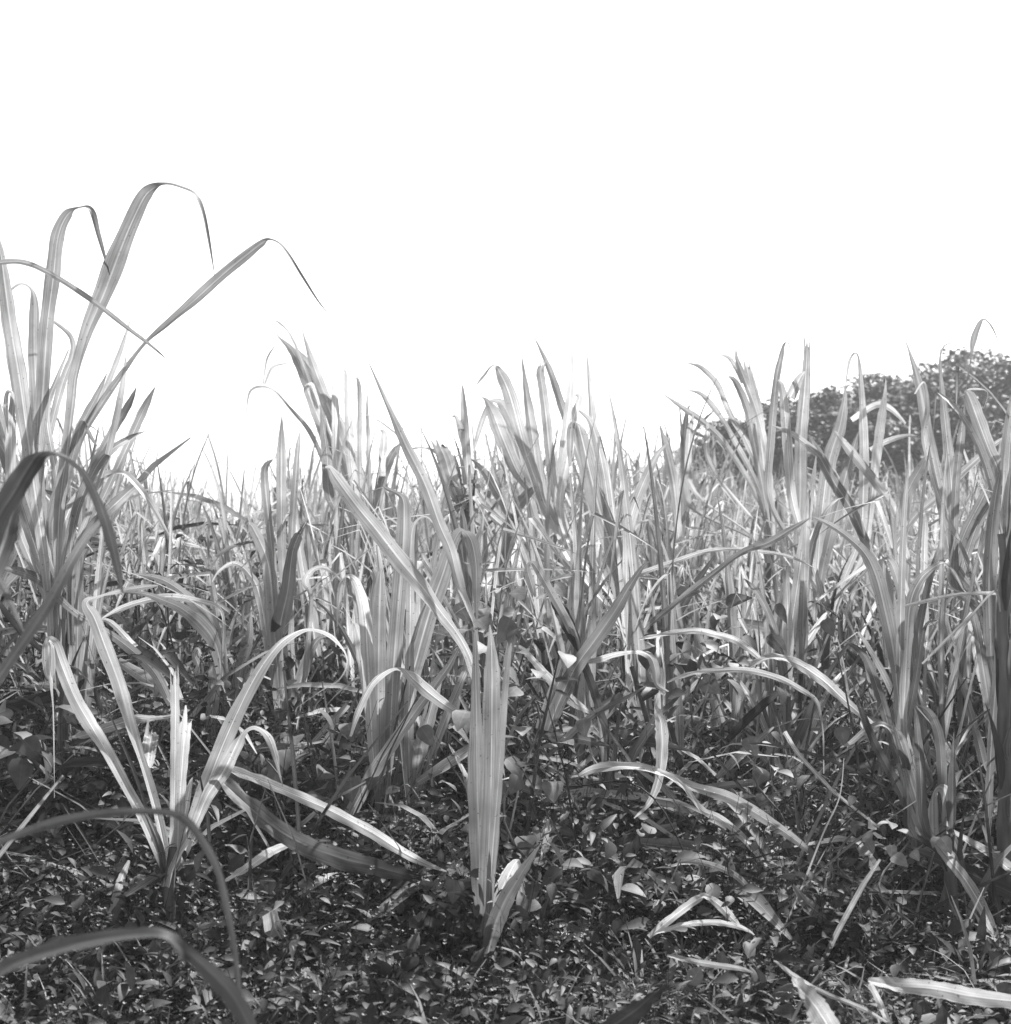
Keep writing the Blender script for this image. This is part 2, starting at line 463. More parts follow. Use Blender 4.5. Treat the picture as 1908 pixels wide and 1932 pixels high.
XPLANT = [
 ('E', [(1170,1200,50),(1230,1050,78),(1320,860,78),(1420,720,76),(1530,560,70),(1600,440,50),(1680,320,20),(1720,290,4)], {'t':.15,'free':1,'o':-.1}),
 ('E', [(1350,790,20),(1310,700,60),(1250,570,74),(1200,490,34),(1190,465,5)], {'t':.04,'label':'nearly black dead leaf'}),
 ('E', [(1360,800,30),(1280,620,46),(1180,440,46),(1110,320,40),(1080,295,16),(1062,330,30),(1080,400,44),(1105,480,10)], {'t':.26}),
 ('E', [(1380,830,20),(1450,815,36),(1550,785,28),(1650,775,24),(1720,800,40),(1750,870,46),(1760,950,30),(1820,990,8)], {'t':.42}),
 ('E', [(1480,1180,40),(1440,1050,44),(1400,930,46),(1365,840,38),(1340,790,6)], {'t':.06}),
 ('E', [(1420,1110,20),(1290,1030,56),(1190,930,50),(1100,830,35),(1030,755,22),(990,745,4)], {'t':.36,'free':1}),
 ('E', [(1120,1230,20),(1200,1225,40),(1320,1240,50),(1420,1260,40),(1500,1280,8)], {'t':.1,'free':1}),
]
TALLC = [
 ('E', [(1610,780,40),(1570,520,64),(1520,250,85),(1450,20,98),(1395,-200,88),(1350,-390,62),(1325,-455,10),(1300,-440,34),(1292,-350,38),(1290,-220,12)], {'t':0.31}),
 ('E', [(1620,760,40),(1590,500,46),(1530,200,72),(1500,0,75),(1470,-200,66),(1430,-380,50),(1395,-470,30),(1340,-520,12)], {'t':0.36}),
 ('J', [(1190,1480,45),(1230,1300,68),(1280,1120,75),(1350,950,58),(1420,810,35),(1480,745,4)], {'t':0.31}),
 ('J', [(800,1100,60),(830,800,62),(860,550,55),(880,300,30),(885,0,3)], {'t':0.45,'o':.8}),
 ('J', [(1050,950,40),(1025,750,48),(1000,450,34),(970,150,3)], {'t':0.42,'o':.8}),
 ('J', [(820,1000,50),(860,800,60),(890,600,50),(930,460,40),(900,440,10)], {'t':0.48,'o':.7}),
]
UPC = [
 ('B', [(1500,1000,60),(1420,900,70),(1340,720,84),(1290,590,76),(1250,515,24),(1225,500,5)], {'t':0.31}),
 ('B', [(1500,1100,40),(1440,850,70),(1390,650,60),(1340,540,55),(1300,515,20),(1260,540,24),(1210,680,30),(1180,800,6)], {'t':0.34}),
 ('B', [(1500,900,60),(1450,750,64),(1380,500,74),(1330,380,56),(1290,328,10),(1240,380,16),(1190,440,4)], {'t':0.39}),
 ('B', [(1530,950,70),(1490,650,62),(1455,400,24),(1440,270,3)], {'t':0.45}),
 ('B', [(1600,900,50),(1570,600,52),(1552,450,46),(1540,370,46),(1545,340,34)], {'t':0.39}),
 ('B', [(1740,800,40),(1660,560,44),(1590,350,32),(1510,180,4)], {'t':0.36}),
 ('B', [(1840,900,50),(1820,600,42),(1790,250,3)], {'t':0.45}),
 ('B', [(1150,900,50),(1135,650,44),(1125,500,26),(1122,430,5)], {'t':0.42}),
 ('B', [(1170,900,34),(1120,700,40),(1090,610,20),(1065,600,6)], {'t':0.36}),
 ('B', [(1420,1500,40),(1400,1200,60),(1385,1150,40),(1370,1160,10)], {'t':0.50}),
 ('B', [(1300,1550,60),(1340,1300,64),(1400,1120,64),(1470,1020,50),(1540,970,8)], {'t':0.22}),
 ('B', [(1420,1200,50),(1310,1010,55),(1240,900,40),(1170,830,6)], {'t':0.28}),
 ('J', [(420,1560,56),(500,1360,64),(540,1310,14),(600,1350,34),(660,1460,26),(700,1560,6)], {'t':0.50}),
 ('J', [(280,1900,40),(360,1620,80),(460,1420,82),(520,1330,40),(550,1310,8)], {'t':0.50}),
]
STUMP = [
 ('B', [(1080,1000,70),(1050,900,85),(1030,830,88),(1005,770,70)], {'t':0.34,'label':'wide cut-off leaf sheath'}),
 ('B', [(1110,1000,34),(1095,900,34),(1075,820,24)], {'t':0.17}),
 ('B', [(1000,800,30),(930,775,14),(860,775,10),(820,800,4)], {'t':0.28,'free':1}),
]
LEAN = [
 ('B', [(480,1000,66),(400,750,66),(320,500,64),(250,330,54),(200,240,36),(140,180,10),(110,150,3)], {'t':0.31}),
 ('B', [(520,900,66),(440,650,64),(370,480,64),(310,350,54),(240,262,34),(232,240,14)], {'t':0.36}),
 ('B', [(560,900,54),(480,680,54),(400,520,48),(330,350,44),(280,200,16),(262,140,5)], {'t':0.42}),
 ('B', [(300,420,30),(235,240,17),(190,150,12),(140,100,10),(110,85,4)], {'t':0.28,'free':1}),
 ('B', [(420,800,50),(350,620,56),(290,460,44),(280,440,12),(310,430,26),(340,520,30)], {'t':0.42}),
 ('B', [(380,850,25),(300,680,26),(200,560,18),(120,470,12),(50,440,14),(-20,470,14),(-40,600,4)], {'t':0.31}),
 ('B', [(60,430,10),(100,340,16),(170,318,8),(185,322,3)], {'t':0.31,'free':1}),
 ('B', [(50,430,5),(70,300,12),(110,230,6),(140,215,3)], {'t':0.42,'free':1}),
 ('B', [(520,800,50),(512,600,48),(508,450,46),(500,365,34),(480,355,8)], {'t':0.50}),
 ('B', [(570,800,25),(570,500,26),(562,410,18),(548,392,8),(538,445,8)], {'t':0.50}),
 ('B', [(440,800,40),(442,600,42),(432,420,30),(430,345,6)], {'t':0.50}),
 ('B', [(400,980,55),(395,820,60),(380,690,44),(360,560,5)], {'t':0.22}),
 ('B', [(690,1000,34),(690,850,40),(700,740,44),(700,690,30),(680,672,8)], {'t':0.42}),
 ('B', [(670,1050,46),(700,920,52),(750,800,40),(790,748,10)], {'t':0.28}),
 ('B', [(620,900,25),(615,700,22),(610,540,12),(612,460,3)], {'t':0.50}),
]
RIGHTM = [
 ('C', [(770,1300,62),(775,1000,72),(780,700,68),(800,450,58),(810,300,40),(812,228,36)], {'t':0.31,'lean':.0}),
 ('C', [(600,950,40),(620,700,42),(645,420,38),(670,290,30),(690,212,10),(715,220,8),(730,330,3)], {'t':0.36}),
 ('C', [(720,950,50),(705,750,54),(690,550,48),(675,440,32),(655,405,8)], {'t':0.42}),
 ('C', [(860,1500,50),(890,1150,78),(930,850,78),(990,650,62),(1015,500,25),(1015,430,5)], {'t':0.31}),
 ('C', [(1110,1150,50),(1118,800,52),(1108,550,42),(1097,380,28),(1085,280,16),(1060,268,10),(1035,320,14),(1020,430,8)], {'t':0.42}),
 ('C', [(1140,1250,30),(1180,850,50),(1210,620,48),(1230,480,20),(1235,400,3)], {'t':0.50}),
 ('C', [(700,1900,58),(740,1650,62),(790,1300,58),(820,1100,42),(850,900,20),(860,810,3)], {'t':0.50,'o':-.5}),
 ('C', [(1150,1330,40),(1050,1100,52),(960,960,62),(870,800,52),(820,700,8)], {'t':0.24}),
 ('C', [(900,1400,50),(960,1150,60),(1020,920,55),(1060,780,40),(1090,680,4)], {'t':0.22}),
 ('C', [(1270,1080,42),(1150,920,52),(1030,770,46),(960,680,8)], {'t':0.34}),
 ('C', [(720,500,60),(770,400,45),(800,360,10)], {'t':0.34,'free':1}),
 ('C', [(1130,1300,40),(1000,1000,45),(880,820,40),(740,700,30),(620,650,4)], {'t':0.39}),
 ('C', [(1050,620,30),(1180,540,35),(1260,560,30),(1340,640,14)], {'t':0.48,'free':1}),
 ('C', [(1150,780,25),(1250,730,30),(1340,705,20),(1400,705,4)], {'t':0.50,'free':1}),
 ('C', [(750,980,30),(740,880,26),(790,872,8),(850,890,6)], {'t':0.50,'free':1}),
]
RIGHTL = [
 ('C', [(560,900,40),(480,720,32),(400,590,27),(330,430,32),(250,345,26),(200,322,12),(165,317,4)], {'t':0.31}),
 ('C', [(460,800,30),(370,640,27),(300,540,32),(240,480,22),(170,460,4)], {'t':0.34}),
 ('C', [(560,700,60),(540,560,62),(512,440,56),(490,345,46)], {'t':0.36}),
 ('C', [(530,750,40),(490,560,44),(430,420,32),(388,385,6)], {'t':0.36}),
 ('C', [(470,420,30),(430,340,26),(390,285,20),(335,268,4)], {'t':0.34,'free':1}),
 ('C', [(500,460,40),(455,350,30),(435,290,18),(428,230,3)], {'t':0.42}),
 ('C', [(420,820,30),(340,710,32),(240,620,32),(150,560,28),(40,482,6)], {'t':0.31}),
 ('C', [(155,1000,50),(155,720,44),(165,590,22),(182,540,6)], {'t':0.28}),
 ('C', [(180,720,16),(250,630,18),(310,572,5)], {'t':0.25,'free':1}),
 ('C', [(170,900,36),(180,700,36),(195,620,20),(200,590,4)], {'t':0.36}),
 ('C', [(270,760,30),(275,700,32),(275,675,20)], {'t':0.42}),
 ('C', [(120,1250,40),(100,1000,50),(60,800,44),(20,640,5)], {'t':0.48}),
]
RIGHTT = [
 ('C', [(1600,1500,50),(1590,1000,62),(1560,700,52),(1535,450,30),(1525,290,14),(1550,222,9),(1600,205,3)], {'t':0.28}),
 ('C', [(1570,1300,50),(1520,980,62),(1460,700,60),(1410,420,42),(1360,250,14),(1330,170,3)], {'t':0.35}),
 ('C', [(1600,1450,42),(1610,1000,42),(1640,700,40),(1665,470,10),(1690,290,15),(1708,180,36),(1740,100,24),(1768,80,5),(1810,130,8),(1850,230,3)], {'t':0.21}),
 ('C', [(1880,1150,60),(1840,900,72),(1790,780,72),(1730,620,78),(1685,500,66),(1662,465,16)], {'t':0.36}),
 ('C', [(1250,1350,40),(1380,1150,42),(1500,1040,42),(1680,870,40),(1820,750,25),(1900,700,4)], {'t':0.34,'free':1}),
 ('C', [(1330,1300,40),(1340,1050,60),(1420,880,50),(1470,790,5)], {'t':0.48}),
 ('C', [(1600,1450,50),(1650,1250,52),(1750,1050,52),(1850,850,40),(1908,700,10)], {'t':0.21}),
 ('C', [(1640,1450,40),(1720,1200,44),(1800,1060,40),(1880,960,10)], {'t':0.21}),
 ('C', [(1880,1400,50),(1880,1000,70),(1890,700,62),(1920,480,30)], {'t':0.28}),
 ('C', [(1480,900,30),(1440,700,34),(1460,560,20),(1440,420,12),(1390,480,8)], {'t':0.39}),
 ('C', [(1760,560,4),(1780,470,8),(1700,455,12),(1660,470,10)], {'t':0.42,'free':1}),
]
RIGHTB = [
 ('F', [(1310,1100,62),(1280,800,74),(1220,500,84),(1170,330,78),(1110,230,52),(1020,150,36),(930,90,28),(840,50,8)], {'t':.26,'o':-.1}),
 ('F', [(1320,1100,50),(1290,700,64),(1245,450,64),(1222,330,46),(1230,282,18),(1265,300,46),(1300,400,42),(1330,550,22)], {'t':.28}),
 ('F', [(1330,1100,40),(1350,700,52),(1372,500,64),(1420,390,52),(1480,330,30),(1540,298,9),(1600,350,20),(1650,440,8)], {'t':.34}),
 ('F', [(1300,1100,40),(1310,800,44),(1320,400,40),(1330,100,32),(1345,-120,20),(1360,-250,3)], {'t':.24}),
 ('F', [(1345,1200,40),(1400,900,40),(1430,700,26),(1460,620,14),(1510,608,6)], {'t':.06}),
 ('F', [(1270,1250,50),(1200,1000,50),(1120,800,40),(1020,720,10)], {'t':.12}),
]
RIGHTF = [
 ('F', [(1440,1700,50),(1380,1500,62),(1310,1250,62),(1250,1182,30),(1200,1165,18),(1120,1200,30),(1050,1260,25),(990,1290,4)], {'t':.22}),
 ('F', [(1490,1760,60),(1488,1600,52),(1500,1525,36),(1535,1505,50),(1560,1560,54),(1565,1700,48),(1566,1900,20),(1568,2090,3)], {'t':.4}),
 ('I', [(1500,930,35),(1580,1030,50),(1660,1130,58),(1740,1260,62),(1800,1380,50),(1840,1480,25),(1862,1560,3)], {'t':.34}),
 ('F', [(1430,1650,60),(1420,1400,52),(1400,1150,28),(1390,1080,4)], {'t':.11}),
 ('F', [(1540,1600,50),(1535,1400,55),(1520,1230,52),(1480,1120,44),(1430,1072,24),(1408,1076,8)], {'t':.13}),
 ('F', [(1560,1600,40),(1600,1470,42),(1645,1410,6)], {'t':.2}),
 ('F', [(1400,1720,50),(1300,1500,50),(1180,1280,45),(1100,1080,30)], {'t':.06}),
 ('F', [(1350,1700,45),(1345,1400,45),(1310,1300,30),(1270,1150,6)], {'t':.08}),
]
REDGE = [
 ('F', [(1780,1800,30),(1800,1300,46),(1830,900,44),(1850,500,40),(1880,100,24)], {'t':.13,'h':.1}),
 ('F', [(1800,800,50),(1790,500,74),(1800,200,76),(1820,-20,56),(1850,-200,14)], {'t':.2,'free':1,'o':.3}),
 ('F', [(1890,1500,60),(1940,1000,70),(1950,500,60)], {'t':.1,'h':.15}),
 ('F', [(1850,560,8),(1820,450,14),(1700,570,13),(1550,720,16),(1430,840,10)], {'t':.3,'free':1}),
 ('F', [(1880,470,14),(1780,460,20),(1600,470,18),(1400,515,20),(1330,530,6)], {'t':.4,'free':1}),
]
LEFTM = [
 ('D', [(1210,1080,45),(1185,860,60),(1150,720,74),(1080,625,84),(980,545,62),(880,500,44),(780,465,26),(660,455,8)], {'t':.15,'label':'dark arching leaf'}),
 ('D', [(1220,1000,45),(1190,760,60),(1140,620,66),(1060,530,62),(960,440,46),(850,380,34),(700,355,8)], {'t':.26}),
 ('D', [(1200,800,12),(1190,560,12),(1050,500,32),(900,480,38),(760,505,30),(640,545,25),(540,602,6)], {'t':.5,'free':1,'label':'bright arching dry leaf'}),
 ('D', [(1130,1180,60),(1150,1000,64),(1142,880,40),(1143,850,8)], {'t':.4}),
 ('D', [(1110,1160,45),(1090,1000,55),(1068,860,46),(1045,795,26),(1062,762,22),(1082,800,20)], {'t':.4}),
 ('D', [(1260,1050,60),(1300,850,70),(1340,700,44),(1350,560,6)], {'t':.2}),
 ('D', [(920,1060,42),(830,885,56),(700,760,52),(560,660,45),(400,560,40),(280,450,40),(200,380,50),(100,342,45),(-20,322,8)], {'t':.2,'free':1,'o':-.5,'label':'long leaf slanting down to the right'}),
 ('D', [(900,960,20),(800,830,30),(700,720,34),(600,620,30),(540,600,8)], {'t':.46,'free':1,'o':-.3}),
]
LEFTC = [
 ('D', [(1540,1000,50),(1500,700,94),(1545,450,80),(1570,250,58),(1600,160,52),(1610,140,20)], {'t':.06,'label':'broad dark stalk leaf'}),
 ('D', [(1500,1000,70),(1470,600,84),(1440,300,64),(1365,120,52),(1338,90,8)], {'t':.3}),
 ('D', [(1560,1380,50),(1590,1050,64),(1640,850,62),(1700,720,34),(1760,690,8)], {'t':.16}),
 ('D', [(1560,1300,40),(1540,1000,50),(1480,800,50),(1440,600,4)], {'t':.18}),
 ('D', [(1480,1000,40),(1400,500,46),(1340,360,40),(1260,300,24),(1180,340,14),(1140,400,4)], {'t':.38}),
 ('D', [(1640,900,30),(1670,500,22),(1640,400,38),(1690,330,26),(1760,330,22),(1830,390,14)], {'t':.4}),
 ('B', [(150,1200,50),(150,900,54),(150,740,40),(152,600,4)], {'t':.34}),
 ('B', [(80,1150,40),(60,950,44),(65,870,34),(105,832,5)], {'t':.26}),
 ('B', [(210,1150,40),(235,800,30),(250,680,4)], {'t':.34}),
]
HEROES = [
 ('tall_cane', 'tall cane with broad leaves arching against the sky at the left edge', CANE, 120, 4.3, .75, .017, TALL_L),
 ('edge_cane', 'dark blurred cane close to the camera at the left edge', CANE, -260, 1.95, .3, .017, EDGE_L),
 ('low_cane', 'blurred cane whose two leaves arch over the weeds at bottom left', CANE, -420, 1.6, .2, .016, LOW_L),
 ('front_cane', 'pale dry cane fanning out from the weeds at front left', CANE, 326, 3.42, .24, .016, FRONT_L),
 ('spear_cane', 'smooth upright spear of cane standing alone at front centre', CANE, 918, 3.3, .06, .012, SPEAR),
 ('broad_cane', 'clump of broad upright folded leaves left of the centre spear', CANE, 740, 4.25, .2, .018, MIDL),
 ('crossed_cane', 'dark cane with crossed leaves right of the centre spear', CANE, 1150, 4.2, .3, .017, XPLANT),
 ('twin_blade_cane', 'tall cane with twin striped leaves bending left above centre', CANE, 1200, 5.2, .55, .018, TALLC),
 ('bent_top_cane', 'cane with thick bent-over tops against the sky above centre', CANE, 1120, 6.0, .7, .018, UPC),
 ('broken_cane', 'broken cane top wrapped in a dark creeper', CANE, 885, 5.8, 1.15, .02, STUMP),
 ('leaning_cane', 'tall bundle of cane leaning left with thin drooping tips', CANE, 700, 6.3, .9, .02, LEAN),
 ('blunt_top_cane', 'tall cane with a blunt straight top before the trees', CANE, 1560, 5.4, .75, .018, RIGHTM),
 ('curving_cane', 'cane with many thin leaves curving left beside the lower treetops', CANE, 1450, 6.4, .95, .018, RIGHTL),
 ('highest_cane', 'tall thin cane with curled tips over the highest treetop', CANE, 1870, 4.9, .75, .018, RIGHTT),
 ('fountain_cane', 'cane with broad leaves spreading like a fountain at right', CANE, 1720, 4.1, .3, .018, RIGHTB),
 ('shaded_cane', 'dark cane clump with one bright bent tip at lower right', CANE, 1790, 3.75, .2, .02, RIGHTF),
 ('dark_stalk_cane', 'thick dark cane stalk standing at the right edge', CANE, 1893, 3.9, 1.0, .021, REDGE),
 ('arching_cane', 'cane with arching dark and bright leaves behind the dry front cane', CANE, 425, 4.6, .3, .018, LEFTM),
 ('dark_leaf_cane', 'cane with one broad dark leaf below the leaning bundle', CANE, 545, 4.9, .35, .018, LEFTC),
]
DL = 'fallen leaf'
FALLEN = [
 ('pale striped fallen leaf slanting down across the weeds left of centre', DL, 'fallen_leaf', 'G', [(1190,520,22),(1350,580,42),(1500,640,46),(1772,760,60),(2000,880,62),(2210,1010,46),(2400,1090,8)], 3.5, {'t':.5}),
 ('broad split fallen leaf with a dark underside below the pale striped one', DL, 'fallen_leaf', 'G', [(1150,560,20),(1300,700,62),(1450,830,84),(1600,930,104),(1800,1010,112),(2000,1060,92),(2190,1110,60)], 3.38, {'t':.16,'tail':.025}),
 ('short pale striped leaf scrap under the broad split leaf', DL, 'fallen_leaf', 'G', [(1210,1140,10),(1340,1060,42),(1450,985,48),(1570,935,28)], 3.4, {'t':.5}),
 ('bright arching dry leaf right of the creeper beside the spear', DL, 'arching_dry_leaf', 'E', [(1340,1440,16),(1420,1405,44),(1560,1388,36),(1700,1402,28),(1820,1440,25),(1950,1500,42),(2150,1560,62),(2350,1680,56),(2520,1800,40),(2640,1920,20),(2670,2050,5)], 3.7, {'t':.46,'tail':.2,'r':.05}),
 ('forked dry leaf hanging under the bright arching leaf', DL, 'arching_dry_leaf', 'I', [(20,560,10),(110,600,25),(180,670,26),(250,760,30),(340,800,38),(450,890,38),(550,1000,30),(620,1110,6)], 3.68, {'t':.42}),
 ('thin drooping leaf below the forked dry leaf', DL, 'arching_dry_leaf', 'I', [(80,1060,8),(200,1035,25),(320,1060,32),(440,1120,32),(510,1200,26),(575,1330,6)], 3.5, {'t':.34}),
 ('sharply bent dry leaf like an upturned V at lower right of centre', DL, 'bent_dry_leaf', 'I', [(-40,1440,26),(120,1310,46),(220,1240,32),(265,1222,18),(330,1260,46),(400,1330,42),(450,1380,12)], 3.3, {'t':.42}),
 ('low flat pale leaf lying before the upturned V leaf', DL, 'fallen_leaf', 'I', [(-10,1425,6),(150,1375,28),(320,1362,32),(460,1390,25),(530,1430,5)], 3.25, {'t':.46}),
 ('large pale ribbed dead leaf lying at the bottom right edge', DL, 'fallen_leaf', 'I', [(1140,1675,14),(1300,1700,56),(1500,1720,86),(1700,1760,92),(1960,1790,70)], 2.75, {'t':.42,'r':.06}),
 ('ragged pale torn leaf pointing up from the bottom edge', DL, 'fallen_leaf', 'I', [(730,1670,10),(810,1750,80),(880,1850,126),(960,1980,120)], 2.55, {'t':.4,'r':.12}),
 ('blackened dead leaf lying at the bottom edge right of centre', DL, 'fallen_leaf', 'H', [(1810,1690,20),(1790,1710,46),(1700,1790,86),(1580,1880,104),(1400,1990,96)], 2.4, {'t':.02,'r':.1}),
 ('narrow grey straw lying above the ragged torn leaf', DL, 'straw', 'I', [(640,1570,10),(750,1655,28),(900,1740,22),(1100,1820,26),(1260,1910,10)], 2.85, {'t':.4}),
 ('short pale stub of leaf under the large ribbed dead leaf', DL, 'fallen_leaf', 'I', [(1150,1690,28),(1200,1790,34),(1250,1900,30)], 2.85, {'t':.42}),
 ('long grey straw lying over the fine grass at bottom right', DL, 'straw', 'I', [(60,1540,10),(250,1580,32),(450,1610,26),(520,1632,6)], 3.0, {'t':.34}),
 ('bright dry leaf arching right from the middle weeds', DL, 'arching_dry_leaf', 'F', [(-90,710,8),(0,690,18),(200,662,32),(330,685,36),(430,715,36),(530,785,30),(600,860,5)], 4.1, {'t':.5}),
 ('bright long leaf arching down into the shaded right clump', DL, 'arching_dry_leaf', 'F', [(480,880,6),(560,820,22),(660,803,27),(780,850,52),(900,930,56),(1030,1050,46),(1150,1155,26)], 3.85, {'t':.4}),
 ('thin arching leaf with a hanging twisted tail', DL, 'arching_dry_leaf', 'F', [(60,940,6),(180,895,18),(300,878,22),(480,873,32),(650,913,32),(780,978,27),(865,1050,20),(895,1200,12),(902,1430,4)], 3.8, {'t':.36}),
 ('pale wilted leaf hanging straight down right of the crossed cane', DL, 'hanging_leaf', 'E', [(1765,1000,20),(1752,1080,30),(1780,1160,62),(1785,1300,66),(1770,1450,50),(1720,1580,30),(1635,1670,5)], 3.75, {'t':.4}),
 ('dark twig slanting across the dark weeds at right', 'twig', 'twig', 'F', [(500,1265,10),(700,1290,16),(900,1345,20),(1100,1430,18),(1240,1505,8)], 3.75, {'t':.05,'r':0}),
 ('pale broken twig crossing the dark twig', 'twig', 'twig', 'F', [(690,1205,24),(770,1330,22),(900,1470,20),(970,1540,18),(1200,1720,10)], 3.7, {'t':.4,'r':0}),
 ('thin straight stick rising at lower right of centre', 'stick', 'stick', 'I', [(675,1420,8),(780,1180,10),(900,880,10),(985,690,7),(1010,480,4)], 3.4, {'t':.3,'r':0}),
 ('long bent cane straw crossing the right of the middle field', DL, 'arching_dry_leaf', 'F', [(-60,660,20),(0,600,26),(200,440,28),(420,270,28),(520,215,36),(600,190,44),(720,120,34),(830,55,6)], 4.3, {'t':.2}),
 ('wavy pale leaf arching over the middle field', DL, 'arching_dry_leaf', 'F', [(-200,400,8),(-60,345,26),(100,290,26),(250,240,24),(400,222,22),(560,235,20),(720,265,16),(860,330,4)], 4.7, {'t':.4}),
 ('slanting dark stem leaning over the middle weeds', 'stem', 'dry_stem', 'E', [(1170,1340,20),(1290,1220,36),(1420,1110,32),(1560,1040,24),(1700,960,8)], 4.0, {'t':.12,'r':0}),
 ('short pale stake of dead leaf standing in the left weeds', DL, 'dead_leaf_stub', 'G', [(600,1310,30),(630,1200,44),(660,1110,40),(695,1030,14)], 3.4, {'t':.42}),
 ('torn pale leaf scrap behind the dry front cane', DL, 'leaf_scrap', 'D', [(795,1400,60),(800,1310,80),(815,1225,76)], 3.9, {'t':.4}),
 ('folded grey leaf lying behind the dry front cane', DL, 'fallen_leaf', 'D', [(370,1240,10),(480,1215,40),(600,1175,56),(720,1140,54),(850,1130,20)], 4.0, {'t':.34}),
]
CREEPERS = [
 ('broad-leaved creeper climbing at the right of the centre spear', (985, 1330), 3.7, 34, .09, .13, (0.043, 0.072), (0.20, 0.43)),
 ('pale heart-leaved creeper between the spear and the crossed cane', (930, 1165), 4.6, 30, .1, .07, (0.04, 0.075), (0.45, 0.8)),
 ('dark creeper knotted round the broken cane top', (880, 935), 5.75, 46, .05, .09, (0.025, 0.048), (0.50, 0.88)),
 ('creeper sprig with lobed pale leaves in the dark weeds at right', (1450, 1430), 3.9, 18, .12, .06, (.03, .055), (.2, .38)),
 ('creeper heap with round leaves behind the bright arching leaf', (1330, 1235), 4.5, 50, .16, .08, (0.051, 0.080), (0.12, 0.30)),
 ('round-leaved creeper low at the foot of the centre spear', (1030, 1640), 3.5, 34, .12, .07, (0.043, 0.072), (0.12, 0.28)),
 ('creeper with rounded leaves left of the broad cane clump', (610, 1440), 4.0, 26, .1, .06, (0.051, 0.080), (0.15, 0.33)),
 ('star-leaved weed rising among the left weeds', (40, 1400), 3.7, 22, .06, .05, (0.051, 0.080), (0.12, 0.25), ),
 ('crumpled grey leaf sprig caught on the pale twig', (1610, 1555), 3.68, 9, .02, .03, (0.025, 0.040), (0.38, 0.62)),
 ('small sprig of pale leaves in the low right weeds', (1690, 1590), 3.5, 14, .06, .02, (0.025, 0.044), (0.38, 0.62)),
]
TG = 'trees beyond the field at right'
TREES = [
 ('tallest round treetop at the right edge', 1840, 46, 672, 3.6, 1, TG),
 ('broad treetop just left of the tallest one', 1690, 44, 712, 3.0, 2, TG),
 ('middle treetop with the roundest outline', 1560, 42, 752, 2.6, 3, TG),
 ('lower treetop sloping down behind the thin curving cane', 1445, 41, 790, 2.1, 4, TG),
 ('lowest dark bush at the left foot of the trees', 1362, 40, 860, 1.6, 5, TG),
 ('tree rising outside the right edge beside the tallest treetop', 1990, 47, 690, 3.4, 6, TG),
 ('small treetop between the middle and broad treetops', 1620, 43, 735, 2.4, 9, TG),
 ('narrow treetop beside the lower sloping one', 1505, 41.5, 772, 2.1, 10, TG),
 ('low treetop above the dark bush at the left foot', 1400, 40.5, 822, 1.7, 11, TG),
 ('low dark bush below the middle treetop', 1600, 38, 880, 1.7, 7, TG),
 ('low dark bush below the tallest treetop', 1800, 38, 880, 2.0, 8, TG),
]

for args in HEROES:
    hero_plant(*args[:8], **(args[8] if len(args) > 8 else {}))

for (label, cat, name, w, pts, d, o) in FALLEN:
    mb = traced_blade(w, pts, d, o.get('lean', 0), o.get('t', .4), 1.0, None, seed=len(label), ripple=o.get('r', .12), tail=o.get('tail'))
    c = np.mean(mb.v[0], 0)
    c[2] = mb.v[0][:, 2].min()
    mb.v = [v - c for v in mb.v]
    ob = link(name, mb.mesh(name, [M_BLADE]))
    ob.location = c
    tag(ob, label, cat, o.get('group'))


# ------------------------------------------------------------------ procedural cane clumps
def grow_blade(mb, base, az, th0, length, width, tone, rr, bend=1.0, kink=None, n=15, us=US):
    pts, crs = [], []
    p = np.array(base, float)
    th = th0
    side0 = rr.uniform(-.5, .5)
    for i in range(n):
        s = i / (n - 1)
        pts.append(p.copy())
        prof = min(1, .45 + s * 4) * max(0.02, (1 - s) ** .62) if s > .25 else min(1, .45 + s * 3)
        tw = side0 + .5 * math.sin(s * 3 + az)
        hz = np.array([-math.sin(az), math.cos(az), 0.0])
        tdir = np.array([math.cos(az) * math.sin(th), math.sin(az) * math.sin(th), math.cos(th)])
        up = np.cross(tdir, hz)
        crs.append((hz * math.cos(tw) + up * math.sin(tw)) * width * prof)
        p = p + tdir * length / (n - 1)
        th += bend * (s ** 1.6) * 2.6 / (n - 1)
        if kink and abs(s - kink) < .5 / (n - 1) + 1e-6:
            th += rr.uniform(1.3, 2.2)
        th = min(th, 3.0)
    ribbon(mb, np.array(pts), np.array(crs), fold=.16, tone=tone, us=us, seed=rr.uniform(0, 9), ripple=.03)


US_MID = np.array([0, .46, .54, 1.0])
US_FAR = np.array([0, .5, 1.0])


